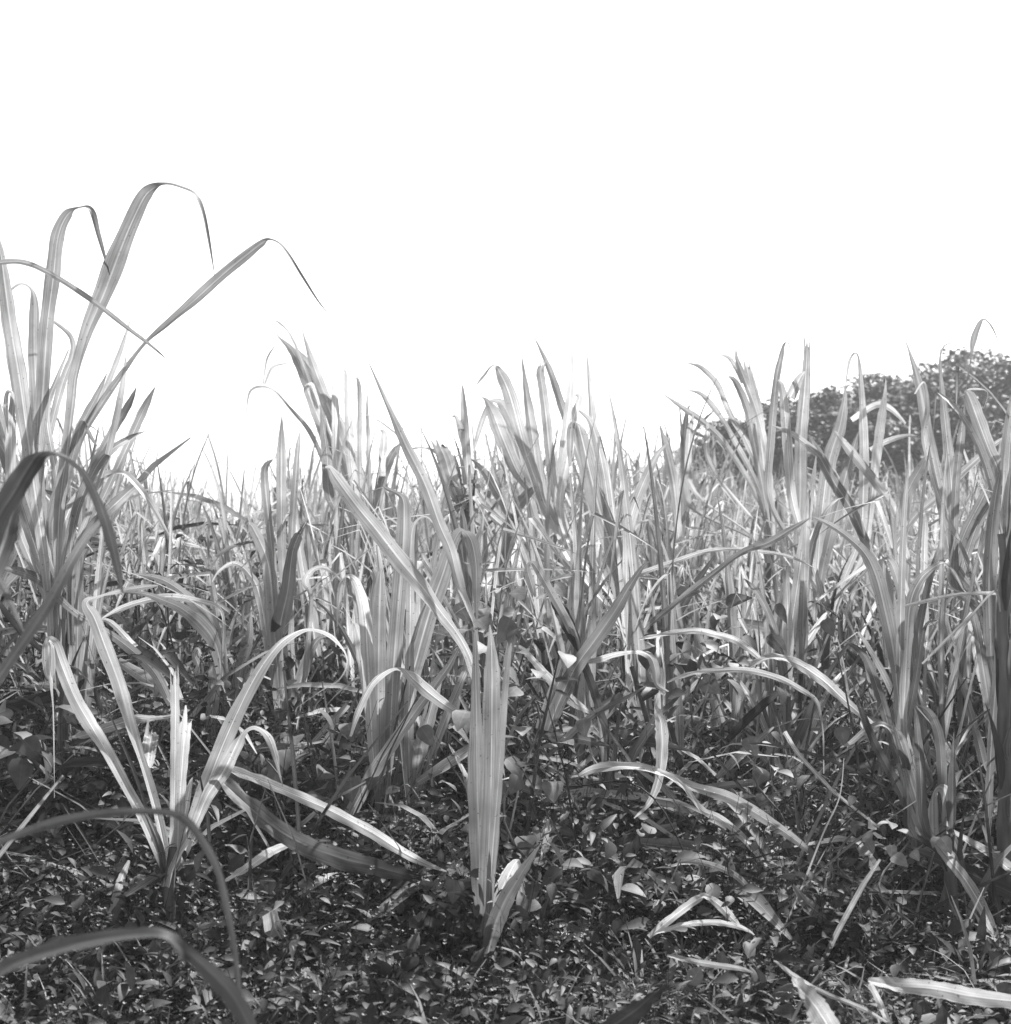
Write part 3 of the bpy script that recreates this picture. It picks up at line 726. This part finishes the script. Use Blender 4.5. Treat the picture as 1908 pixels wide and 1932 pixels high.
def clump_parts(seed, look, detail):
    """Returns (stalk meshes data, list of one-leaf MBs). Height about 1.9 m for scale 1."""
    rr = random.Random(seed)
    leaves, stalks = [], []
    ns = rr.randint(3, 4) if detail else rr.randint(3, 5)
    for s in range(ns):
        a = rr.uniform(0, 6.28)
        off = rr.uniform(.03, .16)
        bx, by = off * math.cos(a), off * math.sin(a)
        h = rr.uniform(.35, .95)
        lean = (rr.gauss(0, .12) + bx * .8, rr.gauss(0, .12) + by * .8)
        stalks.append((bx, by, h, lean))
        faz = rr.uniform(0, 6.28)
        nl = rr.randint(5, 7)
        for i in range(nl):
            t = i / (nl - 1)
            hz = h * (.45 + .6 * t)
            q = (hz / h) ** 1.4
            base = (bx + lean[0] * q, by + lean[1] * q, hz)
            az = faz + (i % 2) * math.pi + rr.gauss(0, .45)
            th = (1 - t) * rr.uniform(.25, .65) + rr.uniform(.02, .16)
            L_ = rr.uniform(.75, 1.3) * (1.05 if t > .5 else .9) * (1.1 if look == 'upright' else 1)
            dry = rr.random() < (.5 if look == 'dry' else .1) * (1.6 - t)
            tone = rr.choice([.4, .48, .3, .12]) if dry else rr.choice([rr.uniform(.16, .28), rr.uniform(.26, .5)])
            bend = rr.uniform(.1, .8) if look == 'upright' else rr.uniform(.7, 1.9)
            kink = rr.choice([None, None, .45, .6, .72, .8, .88]) if not dry else rr.choice([.3, .4, .5, None])
            mb = MB()
            grow_blade(mb, base, az, th * (.6 if look == 'upright' else 1), L_, rr.uniform(.024, .05), tone, rr, bend, kink,
                       n=17 if detail else 13, us=US if detail else US_FAR)
            leaves.append(mb)
        for i in range(rr.randint(1, 3)):           # dead trash hanging at the foot
            mb = MB()
            grow_blade(mb, (bx, by, rr.uniform(.1, h * .6)), rr.uniform(0, 6.28), rr.uniform(.3, .9), rr.uniform(.4, .8), rr.uniform(.018, .035),
                       rr.choice([.05, .1, .4, .5]), rr, rr.uniform(1.5, 3), None, n=12, us=US_MID)
            leaves.append(mb)
    return stalks, leaves


def stalk_tubes(mb, stalks, k=6):
    for bx, by, h, lean in stalks:
        s = np.linspace(0, 1, 7)
        P = np.stack([bx + lean[0] * s ** 1.4, by + lean[1] * s ** 1.4, -.04 + s * (h + .05)], 1)
        tube(mb, P, .013 * (1 - .3 * s), .1, k)


LOOKS = ['upright', 'upright', 'drooping', 'upright', 'dry', 'upright', 'drooping', 'upright', 'dry', 'upright', 'drooping', 'upright']
NEAR_P, FAR_P = [], []
for i, lk in enumerate(LOOKS):
    if i < 8:
        st, lv = clump_parts(100 + i, lk, True)
        mb = MB(); stalk_tubes(mb, st, 8)
        NEAR_P.append((lk, mb.mesh('stalks', [M_STALK]), [l.mesh('leaf', [M_BLADE]) for l in lv]))
    st, lv = clump_parts(300 + i, lk, False)
    mb, ids = MB(), []
    for l in lv:
        mb.add(l.v[0], l.f[0], l.uv[0], l.t[0]); ids.append(0)
    n0 = len(mb.f)
    stalk_tubes(mb, st, 5)
    FAR_P.append((lk, mb.mesh('cane_clump', [M_BLADE, M_STALK], [0] * n0 + [1] * (len(mb.f) - n0))))

SKY_X = [-200, 0, 120, 250, 320, 400, 450, 485, 530, 620, 690, 760, 850, 890, 960, 1080, 1200, 1300, 1400, 1500, 1650, 1800, 1908, 2200]
SKY_Y = [740, 760, 800, 830, 900, 975, 995, 930, 880, 850, 860, 910, 910, 840, 800, 790, 810, 850, 880, 910, 920, 900, 860, 850]


def place_ok(x, y, used, dmin):
    return all((x - a) ** 2 + (y - b) ** 2 > dmin * dmin for a, b in used)


def where(px):
    for lim, s in ((330, 'behind the tall arching cane at the left edge'), (520, 'in the low gap beside the leaning cane'),
                   (760, 'around the leaning cane left of centre'), (1250, 'behind the tall centre spear'),
                   (1560, 'before the lower treetops'), (9999, 'before the tallest treetops at the right edge')):
        if px < lim:
            return s


used = []
for a in HEROES:
    g = unproject(a[3], 1000, a[4]); used.append((g.x, a[4]))
PIX_NEAR = []
near_n = far_n = 0
tries = 0
while (near_n < 84 or far_n < 225) and tries < 40000:
    tries += 1
    near = near_n < 84
    filler = near and near_n < 11
    d = R.uniform(5.3, 7.2) if filler else R.uniform(4.6, 7.6) if near else 7.0 + 8.0 * R.random() ** 1.35
    px = R.uniform(300, 520) if filler else R.uniform(-120, 2030)
    x = (px - 954) / FPX * d
    # open weedy pockets the photo shows in front
    if d < 5.4 and (330 < px < 640 or 900 < px < 1450) and R.random() < .75:
        continue
    if d < 5.0 and px < 360 and R.random() < .6:
        continue
    if not place_ok(x, d, used, .3 if near else .34):
        continue
    used.append((x, d))
    sky = float(np.interp(px, SKY_X, SKY_Y))
    if R.random() < .12:
        sky -= R.uniform(30, 110)
    hmax = CAM_H + (1000 - sky) / FPX * d * R.uniform(.78, 1.05)
    h = min(R.uniform(1.55, 2.25), hmax)
    if near:
        h = R.uniform(1.15, 1.4) if filler else min(h, R.uniform(1.3, 2.0))
    s = h / 1.8
    if near:
        lk, sm, lms = NEAR_P[R.randrange(len(NEAR_P))]
        lab = {'upright': 'green cane clump with upright blades', 'drooping': 'green cane clump with drooping folded blades', 'dry': 'pale cane clump with dry curling blades'}[lk]
        root = thing('cane_clump', lab + ' ' + where(px), 'sugar cane', (x, d, 0), 'nearer cane ' + where(px))
        link('stalk', sm, root)
        for lm in lms:
            link('leaf', lm, root)
        o = root
        near_n += 1
    else:
        lk, me = FAR_P[R.randrange(len(FAR_P))]
        lab = {'upright': 'far upright cane clump', 'drooping': 'far drooping cane clump', 'dry': 'far pale dry cane clump'}[lk]
        o = link('far_cane_clump', me)
        o.location = (x, d, 0)
        tag(o, lab + ' ' + where(px), 'sugar cane', 'far cane ' + where(px))
        far_n += 1
    o.rotation_euler = (R.gauss(0, .06), R.gauss(0, .06), R.uniform(0, 6.28))
    o.scale = (max(.75, s) ** .5, max(.75, s) ** .5, s)

for k_ in range(26):  # clumps added outside the view to throw shade over the lower right
    x, d = R.uniform(1.55, 2.9), R.uniform(3.9, 6.2)
    px = 954 + x / d * FPX
    if px < 2040 or not place_ok(x, d, used, .22):
        continue
    used.append((x, d))
    lk, sm, lms = NEAR_P[R.choice([0, 1, 2, 3, 5, 6, 7])]
    o = thing('cane_clump', 'leafy cane clump added beyond the right edge to shade the corner', 'sugar cane', (x, d, 0), 'cane added beyond the right edge for shade')
    link('stalk', sm, o)
    for lm in lms:
        link('leaf', lm, o)
    o.rotation_euler = (R.gauss(0, .05), R.gauss(0, .05), R.uniform(0, 6.28))
    o.scale = (.95, .95, R.uniform(.85, 1.0))

# the rest of the field beyond: one mass nobody could count
mb = MB()
fp = [(me, np.empty(len(me.vertices) * 3, np.float32)) for lk, me in FAR_P[:6]]
tmpl = []
for i in range(6):
    st, lv = clump_parts(500 + i, 'upright', False)
    t = MB()
    for l in lv:
        t.add(l.v[0], l.f[0], l.uv[0], l.t[0])
    tmpl.append((np.concatenate(t.v), np.concatenate(t.f), np.concatenate(t.uv), np.concatenate(t.t)))
for i in range(640):
    d = 12.5 + 42 * R.random() ** 1.7
    px = R.uniform(-150, 2060)
    if px > 1230:
        d = 12.5 + (d - 12.5) * .2
    sky = float(np.interp(px, SKY_X, SKY_Y))
    h = min(R.uniform(1.6, 2.2), CAM_H + (1000 - sky) / FPX * d * R.uniform(.75, 1.03))
    if 395 < px < 470:
        h = min(h, R.uniform(1.0, 1.25))
    v, f, uv, t = tmpl[i % 6]
    a = R.uniform(0, 6.28)
    ca, sa = math.cos(a), math.sin(a)
    s = h / 1.8
    vv = np.stack([(v[:, 0] * ca - v[:, 1] * sa) + (px - 954) / FPX * d, (v[:, 0] * sa + v[:, 1] * ca) + d, v[:, 2] * s], 1)
    mb.add(vv, f, uv, t)
kind(link('distant_cane_field', mb.mesh('distant_cane_field', [M_BLADE])), 'stuff', 'pale mass of cane filling the field beyond the far clumps', 'sugar cane')

# ------------------------------------------------------------------ ground
def hump(x, y):
    """Height the weeds reach above the soil."""
    n = (np.sin(x * 2.1 + 1.3) * np.cos(y * 1.7 + .4) + .6 * np.sin(x * 4.7 + y * 3.1) + .4 * np.sin(x * 9.1 - y * 7.3)) * .5
    base = np.interp(y, [2.4, 3.2, 3.9, 4.6, 5.5, 8, 12], [.05, .08, .2, .42, .52, .58, .6])
    left = np.clip((-x - .5) / 1.0, 0, 1) * np.clip((y - 3.3) / .8, 0, 1) * .2
    right = np.clip((x - .58) / .4, 0, 1) * np.clip((5.6 - y) / .8, 0, 1)
    return np.maximum(.03, (base + left) * (1 + .3 * n) * (1 - .62 * right))


gx = np.concatenate([[-300, -120, -40], np.linspace(-12, 12, 97), [40, 120, 300]])
gy = np.concatenate([[-60, -10], np.linspace(0, 22, 89), [40, 100, 250, 600]])
X, Y = np.meshgrid(gx, gy)
inn = (np.abs(X) < 12) & (Y > 0) & (Y < 22)
Z = np.where(inn, .018 * np.sin(X * 5.3) * np.cos(Y * 4.1) + .012 * np.sin(X * 13 + Y * 11), 0)
k = len(gx)
a = (np.arange(len(gy) - 1)[:, None] * k + np.arange(k - 1)[None]).ravel()
mb = MB()
mb.add(np.stack([X.ravel(), Y.ravel(), Z.ravel()], 1), np.stack([a, a + 1, a + k + 1, a + k], 1), np.stack([X.ravel(), Y.ravel()], 1), .05)
kind(link('ground', mb.mesh('ground', [M_SOIL])), 'structure')

# ------------------------------------------------------------------ weeds (uncountable ground cover)
# leaf templates: (verts, faces, uv); x across, y along, z up
def tmpl_leaf(outline, droop=.25, fold=.25):
    vs, uv = [], []
    for (hw, yy) in outline:
        z = -droop * yy * yy
        vs += [(-hw, yy, z + fold * hw), (0, yy, z), (hw, yy, z + fold * hw)]
        uv += [(0, yy), (.5, yy), (1, yy)]
    fs = []
    for i in range(len(outline) - 1):
        b = i * 3
        fs += [(b, b + 1, b + 4, b + 3), (b + 1, b + 2, b + 5, b + 4)]
    return np.array(vs), np.array(fs), np.array(uv)


OVATE = tmpl_leaf([(.03, 0), (.2, .2), (.27, .42), (.19, .7), (.02, 1.0)])
LANCE = tmpl_leaf([(.02, 0), (.1, .25), (.12, .5), (.07, .8), (.01, 1.0)], .5, .3)
HEART = tmpl_leaf([(.10, -.08), (.36, .02), (.45, .25), (.4, .5), (.22, .78), (.02, 1.02)], .3, .18)
FINE = tmpl_leaf([(.03, 0), (.028, .4), (.02, .75), (.004, 1.0)], .55, .3)
PETAL = tmpl_leaf([(.05, 0), (.3, .4), (.3, .7), (.1, 1.0)], .1, .1)


def scatter(mb, T, pos, az, pitch, roll, size, tone):
    v, f, uv = T
    N_ = len(pos)
    ca, sa, cb, sb, cr, sr = np.cos(az), np.sin(az), np.cos(pitch), np.sin(pitch), np.cos(roll), np.sin(roll)
    fwd = np.stack([ca * cb, sa * cb, sb], 1)
    rt0 = np.stack([sa, -ca, np.zeros(N_)], 1)
    up0 = np.cross(rt0, fwd)
    rt = rt0 * cr[:, None] + up0 * sr[:, None]
    up = up0 * cr[:, None] - rt0 * sr[:, None]
    P = pos[:, None] + size[:, None, None] * (v[None, :, 0:1] * rt[:, None] + v[None, :, 1:2] * fwd[:, None] + v[None, :, 2:3] * up[:, None])
    F = (f[None] + (np.arange(N_) * len(v))[:, None, None]).reshape(-1, f.shape[1])
    mb.add(P.reshape(-1, 3), F, np.tile(uv, (N_, 1)), np.repeat(tone, len(v)))


def rand_field(n, d0, d1, power=1.0, margin=420):
    n = int(n * 1.3)
    d = d0 + (d1 - d0) * rng.random(n) ** power
    px = rng.uniform(-margin, 1908 + margin, n)
    return (px - 954) / FPX * d, d, px


def plants(mb, T, n, d0, d1, power, size, hfun, per, tone, pitch=(.0, .5), stem=True, keep=None, spread=.06):
    """n little plants: stems with leaves at several heights."""
    x, y, px = rand_field(n, d0, d1, power)
    n = len(x)
    if keep is not None:
        m = keep(x, y, px)
        x, y = x[m], y[m]
    n = len(x)
    clump = .5 + .5 * np.sin(x * 7.3 + 1.1 * np.sin(y * 5.1)) * np.cos(y * 6.1 + 1.7 * np.sin(x * 4.3))
    m = rng.random(n) < .2 + .95 * clump ** 1.3
    x, y = x[m], y[m]
    n = len(x)
    H = hfun(x, y) * rng.uniform(.4, 1.35, n) * (.7 + .5 * clump[m])
    lean = rng.normal(0, .25, (n, 2)) * H[:, None]
    i = np.repeat(np.arange(n), per)
    t = rng.random(len(i)) ** .6
    a = rng.uniform(0, 2 * np.pi, len(i))
    rad = spread * rng.random(len(i)) ** .5
    pos = np.stack([x[i] + lean[i, 0] * t + np.cos(a) * rad, y[i] + lean[i, 1] * t + np.sin(a) * rad, H[i] * t], 1)
    sz = size[0] + (size[1] - size[0]) * rng.random(len(i)) ** 1.5
    sz = sz * np.repeat(rng.uniform(.65, 1.5, n), per)
    tn = rng.uniform(*tone, len(i)) * np.repeat(rng.uniform(.75, 1.25, n), per)
    scatter(mb, T, pos, a + rng.normal(0, .4, len(i)), rng.normal(pitch[0] + .5 * (pitch[1] - pitch[0]), .5, len(i)), rng.normal(0, .6, len(i)), sz, tn)
    if stem:
        P0 = np.stack([x, y, np.zeros(n)], 1)
        P1 = np.stack([x + lean[:, 0], y + lean[:, 1], H], 1)
        w = np.array([.0012, 0, 0])
        w2 = np.array([0, .0012, 0])
        V = np.stack([P0 - w, P0 + w, P1 + w * .5, P1 - w * .5, P0 - w2, P0 + w2, P1 + w2 * .5, P1 - w2 * .5], 1).reshape(-1, 3)
        F = (np.array([[0, 1, 2, 3], [4, 5, 6, 7]])[None] + (np.arange(n) * 8)[:, None, None]).reshape(-1, 4)
        mb.add(V, F, np.tile(np.array([[.2, 0], [.2, 0], [.2, 1], [.2, 1]] * 2), (n, 1)), .09)
    return np.stack([x + lean[:, 0], y + lean[:, 1], H], 1)


low = lambda x, y: np.minimum(hump(x, y) * 1.4, .24) + .03
mb = MB()
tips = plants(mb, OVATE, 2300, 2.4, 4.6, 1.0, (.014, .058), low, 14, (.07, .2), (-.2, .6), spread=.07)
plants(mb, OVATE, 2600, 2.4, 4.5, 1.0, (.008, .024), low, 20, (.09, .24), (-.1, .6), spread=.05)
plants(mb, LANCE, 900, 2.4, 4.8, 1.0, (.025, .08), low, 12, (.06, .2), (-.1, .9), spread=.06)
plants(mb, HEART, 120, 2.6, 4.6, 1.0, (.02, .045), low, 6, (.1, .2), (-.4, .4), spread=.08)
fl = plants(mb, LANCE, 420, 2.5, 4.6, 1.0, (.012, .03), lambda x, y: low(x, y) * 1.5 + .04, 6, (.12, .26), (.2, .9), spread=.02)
tips = np.concatenate([tips[rng.random(len(tips)) < .35], fl])
sel = rng.random(len(tips)) < .9
tp = tips[sel]
idx = np.repeat(np.arange(len(tp)), 3)
fp3 = tp[idx] + rng.normal(0, .014, (len(idx), 3)) + np.array([0, 0, .012])
for q in range(3):
    scatter(mb, PETAL, fp3, np.full(len(fp3), q * 2.1) + rng.random(len(fp3)), np.full(len(fp3), .6), np.zeros(len(fp3)), rng.uniform(.003, .0065, len(fp3)), np.full(len(fp3), .62))
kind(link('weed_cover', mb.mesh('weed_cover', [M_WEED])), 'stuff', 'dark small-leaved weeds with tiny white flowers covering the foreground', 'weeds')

mb = MB()
leftish = lambda x, y, px: (rng.random(len(x)) < np.where(px < 700, 1.0, np.where(px < 1300, .75, .45)))
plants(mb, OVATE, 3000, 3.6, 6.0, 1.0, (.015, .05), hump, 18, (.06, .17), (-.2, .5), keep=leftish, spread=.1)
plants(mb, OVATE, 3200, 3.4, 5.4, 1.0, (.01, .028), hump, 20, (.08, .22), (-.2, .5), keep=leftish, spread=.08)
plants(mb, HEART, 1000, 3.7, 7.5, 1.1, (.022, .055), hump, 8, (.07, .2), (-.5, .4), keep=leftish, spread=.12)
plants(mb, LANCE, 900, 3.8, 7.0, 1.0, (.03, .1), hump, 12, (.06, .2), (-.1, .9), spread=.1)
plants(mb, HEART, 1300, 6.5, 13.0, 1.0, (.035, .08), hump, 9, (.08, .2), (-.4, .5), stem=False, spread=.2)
for q in range(110):                            # bare vine stems looping up through the cane
    d = 3.6 + 3.6 * rng.random()
    x0 = (rng.uniform(-100, 2000) - 954) / FPX * d
    s_ = np.linspace(0, 1, 26)
    ph = rng.uniform(0, 6.28, 4)
    L_ = rng.uniform(.3, .9)
    dx, dy = rng.normal(0, .5) * L_, rng.normal(0, .3) * L_
    hh = hump(np.array([x0]), np.array([d]))[0]
    P = np.stack([x0 + dx * s_ + .04 * np.sin(s_ * 9 + ph[0]), d + dy * s_ + .04 * np.sin(s_ * 8 + ph[1]),
                  min(.95, hh * rng.uniform(.9, 1.9)) * np.sin(s_ * rng.uniform(1.2, 2.9)) + .02 * np.sin(s_ * 17 + ph[2])], 1)
    tube(mb, P, rng.uniform(.0015, .0035), rng.choice([.06, .1, .3, .6]), 5)
    ii = rng.integers(6, 26, 7)
    scatter(mb, HEART if q % 2 else OVATE, P[ii] + rng.normal(0, .012, (7, 3)), rng.uniform(0, 6.28, 7), rng.uniform(-.8, .5, 7), rng.normal(0, .5, 7), rng.uniform(.025, .06, 7), rng.uniform(.1, .32, 7))
kind(link('creeper_tangle', mb.mesh('creeper_tangle', [M_WEED])), 'stuff', 'heaped broad-leaved creepers and weeds between the cane stalks', 'creepers')

mb = MB()
gk = lambda x, y, px: rng.random(len(x)) < np.where((px > 1180) & (px < 1700), .95, .3)
plants(mb, FINE, 2600, 2.6, 5.2, 1.1, (.05, .13), lambda x, y: np.full(len(x), .05), 9, (.12, .28), (.3, 1.3), stem=False, keep=gk, spread=.03)
plants(mb, FINE, 1600, 4.5, 11, 1.0, (.15, .4), lambda x, y: hump(x, y) * .8, 7, (.15, .35), (.2, 1.3), stem=False, spread=.05)
kind(link('fine_grass', mb.mesh('fine_grass', [M_BLADE])), 'stuff', 'fine wispy grass growing among the weeds', 'grass')

mb = MB()                                        # straw and dead strips lying through the weeds
x, y, px = rand_field(800, 3.3, 9.5)
N_ = len(x)
z = hump(x, y) * rng.uniform(.1, 1.0, N_)
LITTER = tmpl_leaf([(.03, 0), (.05, .3), (.045, .65), (.01, 1.0)], .35, .5)
scatter(mb, LITTER, np.stack([x, y, z], 1), rng.uniform(0, 6.28, N_), rng.normal(0, .45, N_), rng.normal(0, .8, N_), rng.uniform(.15, .5, N_), rng.choice([.05, .1, .2, .3, .42], N_))
x, y, px = rand_field(1400, 3.6, 8.5)
N_ = len(x)
z = hump(x, y) * rng.uniform(.2, 1.5, N_)
scatter(mb, LITTER, np.stack([x, y, z], 1), rng.uniform(0, 6.28, N_), rng.normal(.1, .5, N_), rng.normal(0, .8, N_), rng.uniform(.18, .45, N_) , rng.choice([.04, .06, .1, .2, .34], N_))
x, y, px = rand_field(1000, 3.5, 8.0)
N_ = len(x)
STEM = tmpl_leaf([(.007, 0), (.008, .3), (.007, .7), (.003, 1.0)], .2, .6)
scatter(mb, STEM, np.stack([x, y, np.zeros(N_)], 1), rng.uniform(0, 6.28, N_), rng.uniform(.4, 1.55, N_), rng.normal(0, .8, N_), rng.uniform(.3, .8, N_), rng.choice([.03, .05, .08, .2], N_))
kind(link('dry_leaf_litter', mb.mesh('dry_leaf_litter', [M_BLADE])), 'stuff', 'dry straw strips strewn through the weeds', 'leaf litter')


# ------------------------------------------------------------------ single creepers one can point to
def creeper(name, label, anchor, d, n, spread, height, size, tone, T=HEART):
    gx_ = unproject(*anchor, d)
    root = thing(name, label, 'creeper', (gx_.x, gx_.y, 0))
    mb = MB()
    top = gx_.z
    s = np.linspace(0, 1, 14)
    ph = R.uniform(0, 6)
    P = np.stack([.05 * np.sin(s * 9 + ph), .05 * np.cos(s * 8 + ph), s * top], 1)
    tube(mb, P, .003, .08, 5)
    link('stem', mb.mesh('stem', [M_STEM]), root)
    mb = MB()
    pos = np.stack([rng.normal(0, spread, n), rng.normal(0, spread * .7, n), top + rng.normal(0, height, n)], 1)
    scatter(mb, T, pos, rng.uniform(-3.0, 0.2, n), rng.uniform(-.9, .5, n), rng.normal(0, .5, n), rng.uniform(*size, n), rng.uniform(*tone, n))
    link('foliage', mb.mesh('foliage', [M_WEED]), root)


for c in CREEPERS:
    creeper('creeper', *c)


# ------------------------------------------------------------------ trees on the right
def tree(label, px, d, top_py, rad, seed, group):
    rr = np.random.default_rng(seed)
    x = (px - 954) / FPX * d
    H = CAM_H + (1000 - top_py) / FPX * d
    root = thing('broadleaf_tree', label, 'tree', (x, d, 0), group)
    mb = MB()
    s = np.linspace(0, 1, 8)
    tube(mb, np.stack([.2 * np.sin(s * 3 + seed), .15 * np.cos(s * 2), s * H * .7], 1), .2 * (1 - .6 * s) + .03, .1, 8)
    for q in range(7):
        a = q * .9 + seed
        z0 = H * (.2 + .07 * q)
        P = np.stack([np.cos(a) * rad * .8 * s, np.sin(a) * rad * .8 * s, z0 + H * .3 * s ** .8], 1)
        tube(mb, P, .07 * (1 - .8 * s) + .01, .1, 5)
    link('trunk', mb.mesh('trunk', [M_BARK]), root)
    # crown: leaf sprays gathered in lumps over the crown's shell and through its volume
    cz, rz = H * .5, H * .5
    nc = 270
    u = rr.normal(size=(nc, 3)); u /= np.linalg.norm(u, axis=1, keepdims=True)
    u[:, 2] = np.abs(u[:, 2]) * np.where(rr.random(nc) < .25, -1, 1)
    rad_k = rr.uniform(.55, 1.0, nc) ** .5 * (1 + .1 * np.sin(u[:, 0] * 5 + seed) * np.cos(u[:, 1] * 4))
    cen = u * rad_k[:, None] * np.array([rad, rad, rz * .93]) + np.array([0, 0, cz])
    per = 110
    i = np.repeat(np.arange(nc), per)
    cr_ = rr.uniform(.22, .46, nc) * rad / 2.6
    g = rr.normal(size=(len(i), 3)); g /= np.linalg.norm(g, axis=1, keepdims=True)
    pos = cen[i] + g * (cr_[i] * rr.random(len(i)) ** .4)[:, None] * np.array([1.1, 1.1, .75])
    pos[:, 2] = np.clip(pos[:, 2], .3, H)
    mb = MB()
    scatter(mb, OVATE, pos, rr.uniform(0, 6.28, len(i)), rr.uniform(-.6, .5, len(i)), rr.normal(0, .4, len(i)), rr.uniform(.1, .22, len(i)) * d / 38.,
            rr.uniform(.035, .09, len(i)) * np.repeat(rr.uniform(.7, 1.4, nc), per))
    link('crown', mb.mesh('crown', [M_TREE]), root)


for lb, tx_, td, ty, trad, tseed, tg in TREES:
    tree(lb, tx_, td * .6, ty - 8, trad * .78, tseed, tg)

# ------------------------------------------------------------------ haze volume added in place of lens flare
mb = MB()
hv = np.array([(x, y, z) for z in (-1.2, 13.0) for y in (-70, 620) for x in (-320, 320)], float)
mb.add(hv, [(0, 2, 3, 1), (4, 5, 7, 6), (0, 1, 5, 4), (2, 6, 7, 3), (0, 4, 6, 2), (1, 3, 7, 5)], np.zeros((8, 2)), 0)
m, nt, N, L = new_mat('haze')
pv = N('ShaderNodeVolumePrincipled')
pv.inputs['Color'].default_value = (.97, .97, .97, 1)
pv.inputs['Density'].default_value = HAZE
pv.inputs['Anisotropy'].default_value = 0.1
o_ = N('ShaderNodeOutputMaterial'); L(pv.outputs[0], o_.inputs['Volume'])
hz_me = mb.mesh('haze', [m])
hz_me.polygons.foreach_set('use_smooth', np.zeros(6, bool))
kind(link('haze', hz_me), 'stuff', 'pale haze added over the field in place of lens flare', 'haze')

# ------------------------------------------------------------------ light
SUN_EL, SUN_AZ = math.radians(50), math.radians(34)     # azimuth from +Y (away from camera) towards +X
w = bpy.data.worlds.new('World')
SC.world = w
w.use_nodes = True
nt = w.node_tree
nt.nodes.clear()
sk = nt.nodes.new('ShaderNodeTexSky')
sk.sky_type = 'NISHITA'
sk.sun_disc = False
sk.sun_elevation = SUN_EL
sk.sun_rotation = SUN_AZ
sk.air_density = 1.0
sk.dust_density = 1.0
sk.ozone_density = 1.0
bw = nt.nodes.new('ShaderNodeRGBToBW')
bg = nt.nodes.new('ShaderNodeBackground')
bg.inputs['Strength'].default_value = 0.12
wo = nt.nodes.new('ShaderNodeOutputWorld')
nt.links.new(sk.outputs[0], bw.inputs[0])
nt.links.new(bw.outputs[0], bg.inputs['Color'])
nt.links.new(bg.outputs[0], wo.inputs[0])
sd = bpy.data.lights.new('sun', 'SUN')
sd.energy = 4.8
sd.angle = math.radians(2.0)
so = bpy.data.objects.new('sun', sd)
COL.objects.link(so)
dirv = Vector((math.sin(SUN_AZ) * math.cos(SUN_EL), math.cos(SUN_AZ) * math.cos(SUN_EL), math.sin(SUN_EL)))
so.rotation_euler = (-dirv).to_track_quat('-Z', 'Y').to_euler()
so.location = (0, 0, 20)

SC.view_settings.view_transform = 'Standard'
SC.view_settings.look = 'None'
SC.view_settings.exposure = 1.5
SC.view_settings.gamma = 1.0
SC.cycles.use_denoising = True
SC.cycles.max_bounces = 6
SC.cycles.diffuse_bounces = 3
SC.cycles.transmission_bounces = 3
